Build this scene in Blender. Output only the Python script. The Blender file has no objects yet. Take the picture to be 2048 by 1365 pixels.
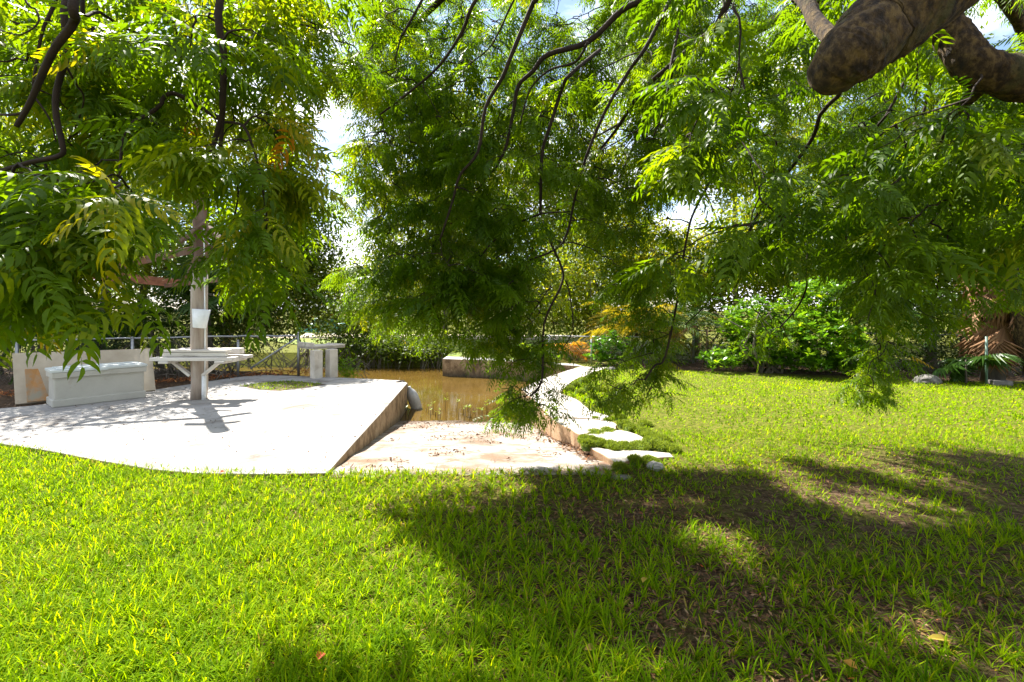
import bpy, math, random
import numpy as np
from mathutils import Vector, Matrix, Euler
random.seed(7); rng = np.random.default_rng(11)
sc = bpy.context.scene
COL = sc.collection
# ------------------------------------------------------------------ camera
F, H, CX, HY = 970.0, 1.55, 1024.0, 620.0
cd = bpy.data.cameras.new('camera'); cam = bpy.data.objects.new('camera', cd); COL.objects.link(cam)
cam.location = (0, 0, H); cam.rotation_euler = (math.radians(90), 0, 0)
cd.sensor_width = 36; cd.lens = F / 2048 * 36; cd.shift_y = -0.0305; cd.clip_start = .05; cd.clip_end = 900
sc.camera = cam
# ------------------------------------------------------------------ light
SX, SY = 0.45, -0.60                       # shadow shift per metre of height
EL = math.atan(1 / math.hypot(SX, SY)); SV = Vector((-SX, -SY, 1)).normalized()
w = bpy.data.worlds.new('World'); sc.world = w; w.use_nodes = True
nt = w.node_tree; N = nt.nodes; L = nt.links; N.clear()
out = N.new('ShaderNodeOutputWorld'); bg = N.new('ShaderNodeBackground'); sky = N.new('ShaderNodeTexSky')
sky.sky_type = 'NISHITA'; sky.sun_disc = False; sky.sun_elevation = EL; sky.sun_rotation = math.atan2(-SX, -SY)
sky.air_density = 1.1; sky.dust_density = .6; sky.ozone_density = 2.0
tc = N.new('ShaderNodeTexCoord'); mp = N.new('ShaderNodeMapping'); mp.inputs['Scale'].default_value = (1, 1, 2.6)
nz = N.new('ShaderNodeTexNoise'); nz.inputs['Scale'].default_value = 2.6; nz.inputs['Detail'].default_value = 7; nz.inputs['Roughness'].default_value = .55
rp = N.new('ShaderNodeValToRGB'); rp.color_ramp.elements[0].position = .44; rp.color_ramp.elements[1].position = .60
mx = N.new('ShaderNodeMixRGB'); mx.inputs[2].default_value = (9.5, 9.7, 10, 1)
L.new(tc.outputs['Generated'], mp.inputs[0]); L.new(mp.outputs[0], nz.inputs[0]); L.new(nz.outputs[0], rp.inputs[0])
L.new(rp.outputs[0], mx.inputs[0]); L.new(sky.outputs[0], mx.inputs[1]); L.new(mx.outputs[0], bg.inputs[0])
bg.inputs[1].default_value = .065; L.new(bg.outputs[0], out.inputs[0])
ld = bpy.data.lights.new('sun', 'SUN'); ld.energy = 5.0; ld.angle = math.radians(.53); ld.color = (1, .95, .86)
sun = bpy.data.objects.new('sun', ld); COL.objects.link(sun); sun.rotation_euler = (-SV).to_track_quat('-Z', 'Y').to_euler()
sun.location = (-8, 10, 20)
sc.view_settings.view_transform = 'Standard'; sc.view_settings.look = 'None'; sc.view_settings.gamma = 1
sc.view_settings.exposure = 2.0
sc.render.engine = 'CYCLES'
cy = sc.cycles; cy.max_bounces = 6; cy.diffuse_bounces = 4; cy.glossy_bounces = 2; cy.transmission_bounces = 4; cy.transparent_max_bounces = 4
cy.caustics_reflective = False; cy.caustics_refractive = False

# ------------------------------------------------------------------ pixel helpers (photograph pixels -> metres)
def P(px, py, z=0.0):
    y = F * (H - z) / (py - HY); return Vector(((px - CX) / F * y, y, z))
def D(px, py, y):
    return Vector(((px - CX) / F * y, y, H + (HY - py) / F * y))
def proj(p):
    return CX + F * p[0] / p[1], HY + F * (H - p[2]) / p[1]
def inpoly(x, y, poly):
    c = False; n = len(poly); j = n - 1
    for i in range(n):
        xi, yi = poly[i][0], poly[i][1]; xj, yj = poly[j][0], poly[j][1]
        if (yi > y) != (yj > y) and x < (xj - xi) * (y - yi) / (yj - yi) + xi: c = not c
        j = i
    return c
def inpoly_np(X, Y, poly):
    c = np.zeros(X.shape, bool); n = len(poly); j = n - 1
    for i in range(n):
        xi, yi = poly[i][0], poly[i][1]; xj, yj = poly[j][0], poly[j][1]
        if yi != yj:
            t = ((yi > Y) != (yj > Y)) & (X < (xj - xi) * (Y - yi) / (yj - yi) + xi); c ^= t
        j = i
    return c
def vnoise(x, y, s=1.0, seed=0):           # smooth value noise, numpy
    x = np.asarray(x) * s + seed * 17.3; y = np.asarray(y) * s - seed * 9.1
    xi = np.floor(x); yi = np.floor(y); fx = x - xi; fy = y - yi
    fx = fx * fx * (3 - 2 * fx); fy = fy * fy * (3 - 2 * fy)
    def h(a, b):
        v = np.sin(a * 127.1 + b * 311.7 + seed) * 43758.5453; return v - np.floor(v)
    return (h(xi, yi) * (1 - fx) + h(xi + 1, yi) * fx) * (1 - fy) + (h(xi, yi + 1) * (1 - fx) + h(xi + 1, yi + 1) * fx) * fy
def fbm(x, y, s=1.0, seed=0):
    return .5 * vnoise(x, y, s, seed) + .3 * vnoise(x, y, s * 2.1, seed + 3) + .2 * vnoise(x, y, s * 4.3, seed + 5)

# ------------------------------------------------------------------ object helpers
def tag(o, label=None, cat=None, group=None, kind=None):
    if label: o['label'] = label
    if cat: o['category'] = cat
    if group: o['group'] = group
    if kind: o['kind'] = kind
    return o
def empty(name, loc=(0, 0, 0), rz=0.0, **k):
    o = bpy.data.objects.new(name, None); COL.objects.link(o); o.location = loc; o.rotation_euler = (0, 0, rz)
    o.empty_display_size = .1
    return tag(o, **k)
def link(name, me, parent=None):
    o = bpy.data.objects.new(name, me); COL.objects.link(o)
    if parent: o.parent = parent
    return o
def copy_tree(o, parent=None):
    c = o.copy(); COL.objects.link(c); c.parent = parent
    for ch in list(o.children): copy_tree(ch, c)
    return c
class MB:
    def __init__(s): s.v = []; s.f = []; s.sm = []; s.t = []
    def add(s, vs, fs, smooth=False, tint=.5):
        b = len(s.v); s.v += [tuple(v) for v in vs]
        for f in fs: s.f.append([b + i for i in f]); s.sm.append(smooth); s.t.append(tint)
        return s
    def box(s, c, d, M=None, rz=0, tint=.5, taper=1.0):
        M = M or Matrix.Rotation(rz, 3, 'Z'); c = Vector(c); vs = []
        for z in (-1, 1):
            k = taper if z > 0 else 1
            for x, y in ((-1, -1), (1, -1), (1, 1), (-1, 1)):
                vs.append(c + M @ Vector((x * d[0] / 2 * k, y * d[1] / 2 * k, z * d[2] / 2)))
        return s.add(vs, [(3, 2, 1, 0), (4, 5, 6, 7), (0, 1, 5, 4), (1, 2, 6, 5), (2, 3, 7, 6), (3, 0, 4, 7)], tint=tint)
    def bar(s, a, b, wd, th, up=(0, 0, 1), tint=.5):
        a = Vector(a); b = Vector(b); x = (b - a); l = x.length; x.normalize()
        y = Vector(up).cross(x).normalized(); z = x.cross(y)
        M = Matrix((x, y, z)).transposed(); return s.box((a + b) / 2, (l, wd, th), M, tint=tint)
    def tube(s, pts, rad, n=8, cap=True, tint=.5, jit=0):
        pts = [Vector(p) for p in pts]; m = len(pts)
        if not hasattr(rad, '__len__'): rad = [rad] * m
        up = Vector((0.13, .21, 1)); vs = []
        t0 = (pts[1] - pts[0]).normalized(); u = t0.orthogonal().normalized()
        for i, p in enumerate(pts):
            t = (pts[min(i + 1, m - 1)] - pts[max(i - 1, 0)]).normalized()
            u = (u - t * u.dot(t)).normalized(); w_ = t.cross(u)
            for k in range(n):
                a = 2 * math.pi * k / n; r = rad[i] * (1 + (random.uniform(-jit, jit) if jit else 0))
                vs.append(p + (u * math.cos(a) + w_ * math.sin(a)) * r)
        fs = [(i * n + k, i * n + (k + 1) % n, (i + 1) * n + (k + 1) % n, (i + 1) * n + k) for i in range(m - 1) for k in range(n)]
        s.add(vs, fs, True, tint)
        if cap: b = len(s.v) - len(vs); s.f += [[b + k for k in reversed(range(n))], [b + (m - 1) * n + k for k in range(n)]]; s.sm += [False] * 2; s.t += [tint] * 2
        return s
    def prism(s, poly, z0, z1, tint=.5):
        n = len(poly); A = sum(poly[i][0] * poly[(i + 1) % n][1] - poly[(i + 1) % n][0] * poly[i][1] for i in range(n))
        if A < 0: poly = poly[::-1]
        vs = [(p[0], p[1], z0) for p in poly] + [(p[0], p[1], z1) for p in poly]
        return s.add(vs, [list(range(n))[::-1], list(range(n, 2 * n))] + [(i, (i + 1) % n, n + (i + 1) % n, n + i) for i in range(n)], tint=tint)
    def mesh(s, name, mat):
        me = bpy.data.meshes.new(name); me.from_pydata(s.v, [], s.f); me.materials.append(mat)
        me.polygons.foreach_set('use_smooth', s.sm)
        a = me.attributes.new('tint', 'FLOAT', 'FACE'); a.data.foreach_set('value', s.t); me.update(); return me
    def build(s, name, mat, parent=None, bevel=0):
        o = link(name, s.mesh(name, mat), parent)
        if bevel:
            m = o.modifiers.new('bevel', 'BEVEL'); m.width = bevel; m.segments = 2; m.limit_method = 'ANGLE'
        return o
def np_mesh(name, V, Fa, mat, tint, smooth=False):
    """V (n,3); Fa list of (m,k) int arrays; tint per face"""
    me = bpy.data.meshes.new(name); V = np.asarray(V, np.float32); me.vertices.add(len(V)); me.vertices.foreach_set('co', V.ravel())
    nl = sum(f.size for f in Fa); nf = sum(len(f) for f in Fa)
    me.loops.add(nl); me.loops.foreach_set('vertex_index', np.concatenate([f.ravel() for f in Fa]).astype(np.int32))
    me.polygons.add(nf); tot = np.concatenate([np.full(len(f), f.shape[1], np.int32) for f in Fa])
    st = np.concatenate([[0], np.cumsum(tot)[:-1]]).astype(np.int32)
    me.polygons.foreach_set('loop_start', st); me.polygons.foreach_set('loop_total', tot)
    if smooth: me.polygons.foreach_set('use_smooth', np.ones(nf, bool))
    me.update(calc_edges=True); me.materials.append(mat)
    a = me.attributes.new('tint', 'FLOAT', 'FACE'); a.data.foreach_set('value', np.asarray(tint, np.float32)); return me
def stamp(tv, tf, Pp, R, S, tint, name, mat, smooth=False, parent=None):
    """copies of a template (tv, list of face arrays) at positions P, rotations R (n,3,3), scales S -> one mesh object"""
    n = len(Pp); V = np.einsum('nij,kj->nki', R, tv) * S[:, None, None] + Pp[:, None, :]
    off = (np.arange(n) * len(tv))[:, None, None]
    Fa = [(f[None] + off).reshape(-1, f.shape[1]) for f in tf]
    T = np.concatenate([np.repeat(tint, len(f)) for f in tf])
    return link(name, np_mesh(name, V.reshape(-1, 3), Fa, mat, T, smooth), parent)
def rot_np(yaw, pitch, roll):
    cy_, sy_ = np.cos(yaw), np.sin(yaw); cp, sp = np.cos(pitch), np.sin(pitch); cr, sr = np.cos(roll), np.sin(roll)
    R = np.empty((len(yaw), 3, 3))
    R[:, 0, 0] = cy_ * cp; R[:, 0, 1] = cy_ * sp * sr - sy_ * cr; R[:, 0, 2] = cy_ * sp * cr + sy_ * sr
    R[:, 1, 0] = sy_ * cp; R[:, 1, 1] = sy_ * sp * sr + cy_ * cr; R[:, 1, 2] = sy_ * sp * cr - cy_ * sr
    R[:, 2, 0] = -sp; R[:, 2, 1] = cp * sr; R[:, 2, 2] = cp * cr
    return R

# ------------------------------------------------------------------ materials
def nodes(name):
    m = bpy.data.materials.new(name); m.use_nodes = True; n = m.node_tree.nodes; n.clear()
    o = n.new('ShaderNodeOutputMaterial'); return m, n, m.node_tree.links, o
def ramp(n, stops, interp='LINEAR'):
    r = n.new('ShaderNodeValToRGB'); cr = r.color_ramp; cr.interpolation = interp
    while len(cr.elements) < len(stops): cr.elements.new(.5)
    for e, (p, c) in zip(cr.elements, stops): e.position = p; e.color = (*c, 1)
    return r
def noise(n, l, vec, scale, detail=5, rough=.55, dist=0):
    t = n.new('ShaderNodeTexNoise'); t.inputs['Scale'].default_value = scale; t.inputs['Detail'].default_value = detail
    t.inputs['Roughness'].default_value = rough; t.inputs['Distortion'].default_value = dist; l.new(vec, t.inputs['Vector']); return t.outputs[0]
def solid(name, stops, scale=4, rough=.8, bump=.3, bscale=40, stretch=(1, 1, 1), spots=None, space='pos', metal=0, spec=.4, wear=None):
    m, n, l, o = nodes(name)
    if space == 'pos': v = n.new('ShaderNodeNewGeometry').outputs['Position']
    else: v = n.new('ShaderNodeTexCoord').outputs['Object']
    mp_ = n.new('ShaderNodeMapping'); mp_.inputs['Scale'].default_value = stretch; l.new(v, mp_.inputs[0]); v = mp_.outputs[0]
    r = ramp(n, stops); l.new(noise(n, l, v, scale, 8, .62), r.inputs[0]); c = r.outputs[0]
    if spots:
        for col, sc_, lo, hi, amt in spots:
            rr = ramp(n, [(lo, (0, 0, 0)), (hi, (amt,) * 3)]); l.new(noise(n, l, v, sc_, 9, .7, .6), rr.inputs[0])
            mm = n.new('ShaderNodeMixRGB'); mm.inputs[2].default_value = (*col, 1); l.new(rr.outputs[0], mm.inputs[0]); l.new(c, mm.inputs[1]); c = mm.outputs[0]
    if wear:                                 # weathered vertical faces: another colour where the normal is horizontal, algae low down
        g = n.new('ShaderNodeNewGeometry'); sx = n.new('ShaderNodeSeparateXYZ'); l.new(g.outputs['True Normal'], sx.inputs[0])
        vm = n.new('ShaderNodeMapping'); vm.inputs['Scale'].default_value = (3, 3, 2.2); l.new(g.outputs['Position'], vm.inputs[0])
        r2 = ramp(n, wear); l.new(noise(n, l, vm.outputs[0], 1.6, 9, .7), r2.inputs[0])
        rz = ramp(n, [(.5, (1, 1, 1)), (.8, (0, 0, 0))]); l.new(sx.outputs[2], rz.inputs[0])
        mm = n.new('ShaderNodeMixRGB'); l.new(rz.outputs[0], mm.inputs[0]); l.new(c, mm.inputs[1])
        sp = n.new('ShaderNodeSeparateXYZ'); l.new(g.outputs['Position'], sp.inputs[0])
        ad = n.new('ShaderNodeMath'); ad.operation = 'MULTIPLY_ADD'; ad.inputs[1].default_value = .35; l.new(noise(n, l, vm.outputs[0], 3, 6, .7), ad.inputs[0]); l.new(sp.outputs[2], ad.inputs[2])
        ra = ramp(n, [(0, (1, 1, 1)), (.35, (0, 0, 0))]); ad2 = n.new('ShaderNodeMath'); ad2.operation = 'ADD'; ad2.inputs[1].default_value = .42; l.new(ad.outputs[0], ad2.inputs[0]); l.new(ad2.outputs[0], ra.inputs[0])
        ma = n.new('ShaderNodeMixRGB'); ma.inputs[2].default_value = (.03, .028, .018, 1); l.new(ra.outputs[0], ma.inputs[0]); l.new(r2.outputs[0], ma.inputs[1])
        l.new(ma.outputs[0], mm.inputs[2]); c = mm.outputs[0]
    b = n.new('ShaderNodeBsdfPrincipled'); b.inputs['Roughness'].default_value = rough; b.inputs['Metallic'].default_value = metal
    b.inputs['Specular IOR Level'].default_value = spec
    l.new(c, b.inputs['Base Color'])
    if bump:
        bb = n.new('ShaderNodeBump'); bb.inputs['Strength'].default_value = bump; bb.inputs['Distance'].default_value = .02
        l.new(noise(n, l, v, bscale, 6, .7), bb.inputs['Height']); l.new(bb.outputs[0], b.inputs['Normal'])
    l.new(b.outputs[0], o.inputs[0]); return m
def leafmat(name, stops, trans=.45, gain=1.6, rough=.5, yellow=(1.15, 1.0, .55), spec=.22):
    m, n, l, o = nodes(name); a = n.new('ShaderNodeAttribute'); a.attribute_name = 'tint'
    r = ramp(n, stops); l.new(a.outputs['Fac'], r.inputs[0])
    b = n.new('ShaderNodeBsdfPrincipled'); b.inputs['Roughness'].default_value = rough; b.inputs['Specular IOR Level'].default_value = spec
    l.new(r.outputs[0], b.inputs['Base Color'])
    t = n.new('ShaderNodeBsdfTranslucent'); mm = n.new('ShaderNodeMixRGB'); mm.blend_type = 'MULTIPLY'; mm.inputs[0].default_value = 1
    mm.inputs[2].default_value = (gain * yellow[0], gain * yellow[1], gain * yellow[2], 1); l.new(r.outputs[0], mm.inputs[1]); l.new(mm.outputs[0], t.inputs[0])
    x = n.new('ShaderNodeMixShader'); x.inputs[0].default_value = trans; l.new(b.outputs[0], x.inputs[1]); l.new(t.outputs[0], x.inputs[2]); l.new(x.outputs[0], o.inputs[0])
    return m
def plain(name, c, rough=.5, metal=0, spec=.5):
    return solid(name, [(.3, tuple(v * .8 for v in c)), (.7, tuple(min(1, v * 1.1) for v in c))], 6, rough, .08, 60, metal=metal, spec=spec)

M = {}
M['slab'] = solid('slab_concrete', [(.3, (.21, .20, .19)), (.7, (.34, .325, .31))], 1.3, .85, .5, 45,
                  spots=[((.10, .075, .055), 1.7, .51, .66, .85), ((.10, .08, .06), 9, .69, .74, .8)],
                  wear=[(.3, (.05, .035, .022)), (.45, (.20, .135, .075)), (.58, (.38, .28, .17)), (.72, (.10, .075, .05))])
M['path'] = solid('path_concrete', [(.3, (.30, .27, .235)), (.7, (.44, .40, .36))], 2, .85, .5, 45, spots=[((.34, .24, .18), 5, .62, .7, .5)],
                  wear=[(.3, (.22, .11, .05)), (.5, (.40, .25, .14)), (.7, (.5, .35, .22))])
M['ramp'] = None
def rampmat():
    m, n, l, o = nodes('ramp_concrete'); g = n.new('ShaderNodeNewGeometry'); v = g.outputs['Position']
    r = ramp(n, [(.34, (.12, .085, .055)), (.46, (.22, .185, .15)), (.6, (.30, .28, .255))]); l.new(noise(n, l, v, 1.6, 9, .65), r.inputs[0]); c = r.outputs[0]
    vm = n.new('ShaderNodeMapping'); vm.inputs['Scale'].default_value = (1, 1.7, 1); l.new(v, vm.inputs[0])
    for col, s, lo, hi, am in (((.15, .075, .035), 2.3, .49, .58, .8), ((.07, .045, .03), 6, .58, .66, .8), ((.62, .60, .60), 3, .62, .68, .6)):
        rr = ramp(n, [(lo, (0,) * 3), (hi, (am,) * 3)]); l.new(noise(n, l, vm.outputs[0], s, 10, .72, .7), rr.inputs[0])
        q = n.new('ShaderNodeMixRGB'); q.inputs[2].default_value = (*col, 1); l.new(rr.outputs[0], q.inputs[0]); l.new(c, q.inputs[1]); c = q.outputs[0]
    sp = n.new('ShaderNodeSeparateXYZ'); l.new(v, sp.inputs[0])
    ad = n.new('ShaderNodeMath'); ad.operation = 'MULTIPLY_ADD'; ad.inputs[1].default_value = .12; l.new(noise(n, l, v, 2, 5), ad.inputs[0]); l.new(sp.outputs[2], ad.inputs[2])
    mr = n.new('ShaderNodeMapRange'); mr.inputs['From Min'].default_value = -.44; mr.inputs['From Max'].default_value = -.36; mr.inputs['To Min'].default_value = 1; mr.inputs['To Max'].default_value = 0
    l.new(ad.outputs[0], mr.inputs[0]); wet = mr.outputs[0]
    q = n.new('ShaderNodeMixRGB'); q.blend_type = 'MULTIPLY'; q.inputs[2].default_value = (.42, .36, .30, 1); l.new(wet, q.inputs[0]); l.new(c, q.inputs[1])
    b = n.new('ShaderNodeBsdfPrincipled'); l.new(q.outputs[0], b.inputs['Base Color'])
    m2 = n.new('ShaderNodeMapRange'); m2.inputs['To Min'].default_value = .85; m2.inputs['To Max'].default_value = .18; l.new(wet, m2.inputs[0]); l.new(m2.outputs[0], b.inputs['Roughness'])
    bb = n.new('ShaderNodeBump'); bb.inputs['Strength'].default_value = .6; bb.inputs['Distance'].default_value = .02; l.new(noise(n, l, v, 30, 8, .7), bb.inputs['Height']); l.new(bb.outputs[0], b.inputs['Normal'])
    l.new(b.outputs[0], o.inputs[0]); return m
M['ramp'] = rampmat()
M['soil'] = solid('soil', [(.3, (.045, .028, .016)), (.5, (.10, .062, .036)), (.7, (.17, .115, .075))], 6, .95, .8, 60,
                    spots=[((.05, .075, .012), 1.1, .42, .6, .7)])
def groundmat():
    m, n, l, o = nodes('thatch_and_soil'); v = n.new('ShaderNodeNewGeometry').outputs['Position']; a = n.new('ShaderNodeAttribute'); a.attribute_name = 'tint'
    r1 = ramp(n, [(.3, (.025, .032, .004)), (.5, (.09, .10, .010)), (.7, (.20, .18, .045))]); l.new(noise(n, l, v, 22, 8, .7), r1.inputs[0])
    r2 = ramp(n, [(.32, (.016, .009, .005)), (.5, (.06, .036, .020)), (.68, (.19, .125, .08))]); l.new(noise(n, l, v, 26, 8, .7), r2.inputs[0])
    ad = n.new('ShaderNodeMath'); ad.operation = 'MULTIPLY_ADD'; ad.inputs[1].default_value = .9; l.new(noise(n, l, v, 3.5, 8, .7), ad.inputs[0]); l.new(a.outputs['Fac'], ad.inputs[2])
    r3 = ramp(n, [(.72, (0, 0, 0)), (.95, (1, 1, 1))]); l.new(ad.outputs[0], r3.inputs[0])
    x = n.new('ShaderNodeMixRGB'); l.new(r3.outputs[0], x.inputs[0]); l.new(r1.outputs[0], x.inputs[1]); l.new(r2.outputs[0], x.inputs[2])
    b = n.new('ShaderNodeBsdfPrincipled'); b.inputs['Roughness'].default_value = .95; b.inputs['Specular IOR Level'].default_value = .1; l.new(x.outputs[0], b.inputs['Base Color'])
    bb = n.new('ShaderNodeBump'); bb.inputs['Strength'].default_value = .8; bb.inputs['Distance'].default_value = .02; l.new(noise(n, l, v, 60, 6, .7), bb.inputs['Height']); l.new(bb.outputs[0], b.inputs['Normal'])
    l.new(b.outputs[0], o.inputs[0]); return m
M['ground'] = groundmat()
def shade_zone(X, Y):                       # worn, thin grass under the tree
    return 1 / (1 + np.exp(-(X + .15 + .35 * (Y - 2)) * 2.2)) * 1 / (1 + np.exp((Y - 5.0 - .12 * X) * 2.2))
def watermat():
    m, n, l, o = nodes('murky_water'); v = n.new('ShaderNodeNewGeometry').outputs['Position']
    r = ramp(n, [(.3, (.060, .036, .008)), (.7, (.105, .064, .014))]); l.new(noise(n, l, v, .6, 4), r.inputs[0])
    b = n.new('ShaderNodeBsdfPrincipled'); b.inputs['Roughness'].default_value = .055; b.inputs['IOR'].default_value = 1.33; l.new(r.outputs[0], b.inputs['Base Color'])
    bb = n.new('ShaderNodeBump'); bb.inputs['Strength'].default_value = .16; bb.inputs['Distance'].default_value = .012
    mp_ = n.new('ShaderNodeMapping'); mp_.inputs['Scale'].default_value = (1, 2.2, 1); l.new(v, mp_.inputs[0]); l.new(noise(n, l, mp_.outputs[0], 3.2, 3, .5), bb.inputs['Height']); l.new(bb.outputs[0], b.inputs['Normal'])
    l.new(b.outputs[0], o.inputs[0]); return m
M['water'] = watermat()
G1, G2, G3 = (.022, .075, .004), (.055, .13, .006), (.12, .19, .008)
M['neem'] = leafmat('neem_leaf', [(0, (.030, .075, .002)), (.5, (.075, .135, .003)), (.8, (.17, .20, .003)), (.97, (.30, .22, .004)), (1, (.35, .14, .01))], .58, 2.25, .42, (1.2, 1.05, .3), spec=.2)
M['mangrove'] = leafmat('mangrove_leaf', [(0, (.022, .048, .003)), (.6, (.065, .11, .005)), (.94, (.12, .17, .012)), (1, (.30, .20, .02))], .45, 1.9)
M['broad'] = leafmat('broad_leaf', [(0, (.025, .09, .004)), (.6, (.09, .20, .007)), (1, (.20, .30, .010))], .42, 1.9, .32)
M['yellowleaf'] = leafmat('yellow_green_leaf', [(0, (.05, .09, .005)), (.6, (.12, .165, .006)), (1, (.24, .22, .010))], .5, 2.0)  # yellow-green leaf ramp, brighter than the mangrove one
M['grass'] = leafmat('grass_blade', [(0, (.04, .11, .001)), (.5, (.175, .30, .001)), (.8, (.34, .40, .002)), (.92, (.36, .30, .06)), (1, (.32, .22, .11))], .5, 1.6, .6, (1.15, 1, .3), spec=.06)
M['moss'] = leafmat('fine_moss_grass', [(0, (.07, .11, .006)), (1, (.22, .27, .02))], .4, 1.6, .7, (1, 1, .6), spec=.1)
M['mossbase'] = solid('moss_base', [(.3, (.05, .09, .008)), (.7, (.11, .16, .015))], 9, .95, 1, 60)
M['palm'] = leafmat('palm_leaf', [(0, (.015, .05, .008)), (.7, (.045, .10, .012)), (1, (.11, .16, .02))], .35, 1.5, .35)
M['palmy'] = leafmat('golden_palm_leaf', [(0, (.13, .15, .01)), (.6, (.32, .24, .01)), (1, (.5, .26, .012))], .45, 1.5, .4)
M['dead'] = leafmat('dead_frond', [(0, (.10, .05, .025)), (.6, (.24, .13, .065)), (1, (.36, .24, .13))], .2, 1.2, .8, (1, 1, 1))
M['litter'] = leafmat('leaf_litter', [(0, (.06, .03, .015)), (.6, (.20, .10, .045)), (.85, (.34, .24, .13)), (1, (.38, .10, .02))], .15, 1.1, .8, (1, 1, 1))
M['redlitter'] = leafmat('red_leaf_litter', [(0, (.10, .04, .02)), (.6, (.30, .10, .03)), (1, (.5, .22, .06))], .2, 1.2, .7, (1, 1, 1))
M['fallen'] = leafmat('fallen_leaf_skin', [(.75, (.20, .12, .04)), (.85, (.42, .30, .05)), (.92, (.45, .20, .03)), (1, (.36, .07, .02))], .3, 1.3, .6, (1, 1, .8))
M['bark'] = solid('neem_bark', [(.36, (.012, .006, .002)), (.48, (.045, .025, .009)), (.62, (.13, .082, .028))], 30, .95, 1, 70, (1, 1, .6), spots=[((.070, .070, .022), 5, .54, .64, .6), ((.008, .005, .003), 26, .58, .66, .8)])
M['twig'] = solid('twig_bark', [(.3, (.010, .005, .003)), (.7, (.032, .017, .010))], 9, .9, .3, 60)
M['trunk'] = solid('grey_bark', [(.3, (.06, .05, .04)), (.7, (.20, .17, .13))], 6, .95, .8, 30, (1, 1, .3))
M['oldwood'] = solid('weathered_timber', [(.3, (.16, .11, .08)), (.5, (.33, .27, .22)), (.7, (.50, .45, .40))], 5, .9, .6, 40, (1, 1, .15), spots=[((.30, .12, .05), 2.5, .52, .66, .7), ((.04, .03, .02), 8, .66, .72, .8)])
M['plank'] = solid('bleached_plank', [(.3, (.40, .36, .32)), (.6, (.62, .59, .55))], 4, .85, .5, 30, (.25, 2, 2), spots=[((.10, .08, .06), 5, .62, .7, .8)])
M['roofwood'] = solid('purple_brown_timber', [(.3, (.05, .028, .02)), (.5, (.12, .075, .06)), (.7, (.22, .17, .15))], 5, .9, .6, 40, (1, 1, .15), spots=[((.20, .07, .025), 2.5, .5, .66, .7)])
M['redwood'] = solid('red_brown_board', [(.3, (.13, .05, .03)), (.6, (.28, .12, .07)), (.75, (.45, .36, .30))], 4, .85, .4, 30, (.3, 2, 3))
M['box'] = solid('grey_plastic', [(.3, (.34, .33, .29)), (.7, (.43, .42, .38))], 2, .55, .08, 30, spots=[((.22, .17, .12), 3, .60, .72, .5)])
M['lid'] = solid('lid_plastic', [(.3, (.40, .44, .44)), (.7, (.52, .55, .54))], 2, .5, .08, 30, spots=[((.25, .22, .17), 5, .62, .7, .5)])
M['panel'] = solid('beige_board', [(.3, (.30, .25, .18)), (.7, (.42, .36, .27))], 2.5, .8, .3, 80, spots=[((.26, .13, .06), 2.1, .62, .70, .6)])
M['rustpanel'] = solid('rust_stained_board', [(.35, (.25, .22, .16)), (.55, (.36, .17, .05)), (.7, (.30, .25, .18))], 4, .8, .3, 60)
M['metal'] = plain('galvanised_steel', (.30, .31, .32), .4, .75)
M['wire'] = plain('old_wire', (.10, .095, .085), .6, .6)
M['white'] = plain('white_pvc', (.72, .74, .76), .4)
M['greenmetal'] = plain('green_painted_steel', (.10, .17, .13), .5)
M['block'] = solid('bench_concrete', [(.3, (.46, .41, .35)), (.7, (.66, .61, .54))], 4, .85, .4, 50, spots=[((.20, .13, .08), 5, .60, .72, .6)])
M['rock'] = solid('limestone', [(.3, (.06, .055, .05)), (.7, (.22, .205, .19))], 9, .95, 1, 30)
M['palerock'] = solid('pale_limestone', [(.3, (.20, .19, .17)), (.7, (.42, .40, .37))], 9, .95, 1, 30)
M['fender'] = solid('dirty_fender', [(.3, (.25, .26, .27)), (.7, (.50, .51, .52))], 7, .5, .2, 30, spots=[((.10, .09, .07), 8, .6, .7, .7)])
M['rope'] = plain('dark_rope', (.06, .05, .045), .9)
M['sand'] = solid('pale_sand', [(.3, (.45, .36, .25)), (.7, (.6, .5, .38))], 1, .95, .3, 20)
M['teal'] = plain('teal_hull', (.05, .30, .33), .4)
M['farlawn'] = solid('far_lawn', [(.3, (.07, .11, .008)), (.7, (.15, .18, .012))], 1, .95, .6, 20)

# ================================================================== STRUCTURE
WZ = -0.50                                  # water level
rampL = [(-1.76, 4.55), (-2.24, 10.4)]
canal = [(-1.80, 4.60), (-2.5, 10.2), (-4.9, 11.55), (-6.0, 12.1), (-9.2, 12.9), (-14, 13.2), (-60, 14), (-60, 18.2), (-14, 17.6), (-6, 17.4), (-2.0, 17.4), (-1.95, 15.3), (1.8, 13.6),
         (1.55, 12.45), (0.3, 9.75), (0.72, 7.0), (0.97, 6.0), (1.08, 5.0), (1.0, 4.6)]
xs = np.concatenate([[-400, -150, -60, -35, -22], np.arange(-15, 14, .12), [16, 22, 35, 60, 150, 400]])
ys = np.concatenate([[-60, -20, -8, -2], np.arange(0, 19.6, .12), [21, 25, 32, 45, 70, 120, 300, 700]])
GX, GY = np.meshgrid(xs, ys); IN = inpoly_np(GX, GY, canal)
GZ = (fbm(GX, GY, .9, 2) - .5) * .035 - .006
GZ = np.where(GX > 1.6, GZ + .02, GZ)
nearslab = (GX < -1.2) & (GY > 4.2) & (GY < 12.2)
GZ = np.where(nearslab, np.minimum(GZ, -.012), GZ)
GZ = np.where(IN, -1.3, GZ)
nx, ny = len(xs), len(ys); I = np.arange(nx * ny).reshape(ny, nx)
Q = np.stack([I[:-1, :-1], I[:-1, 1:], I[1:, 1:], I[1:, :-1]], -1).reshape(-1, 4)
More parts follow.
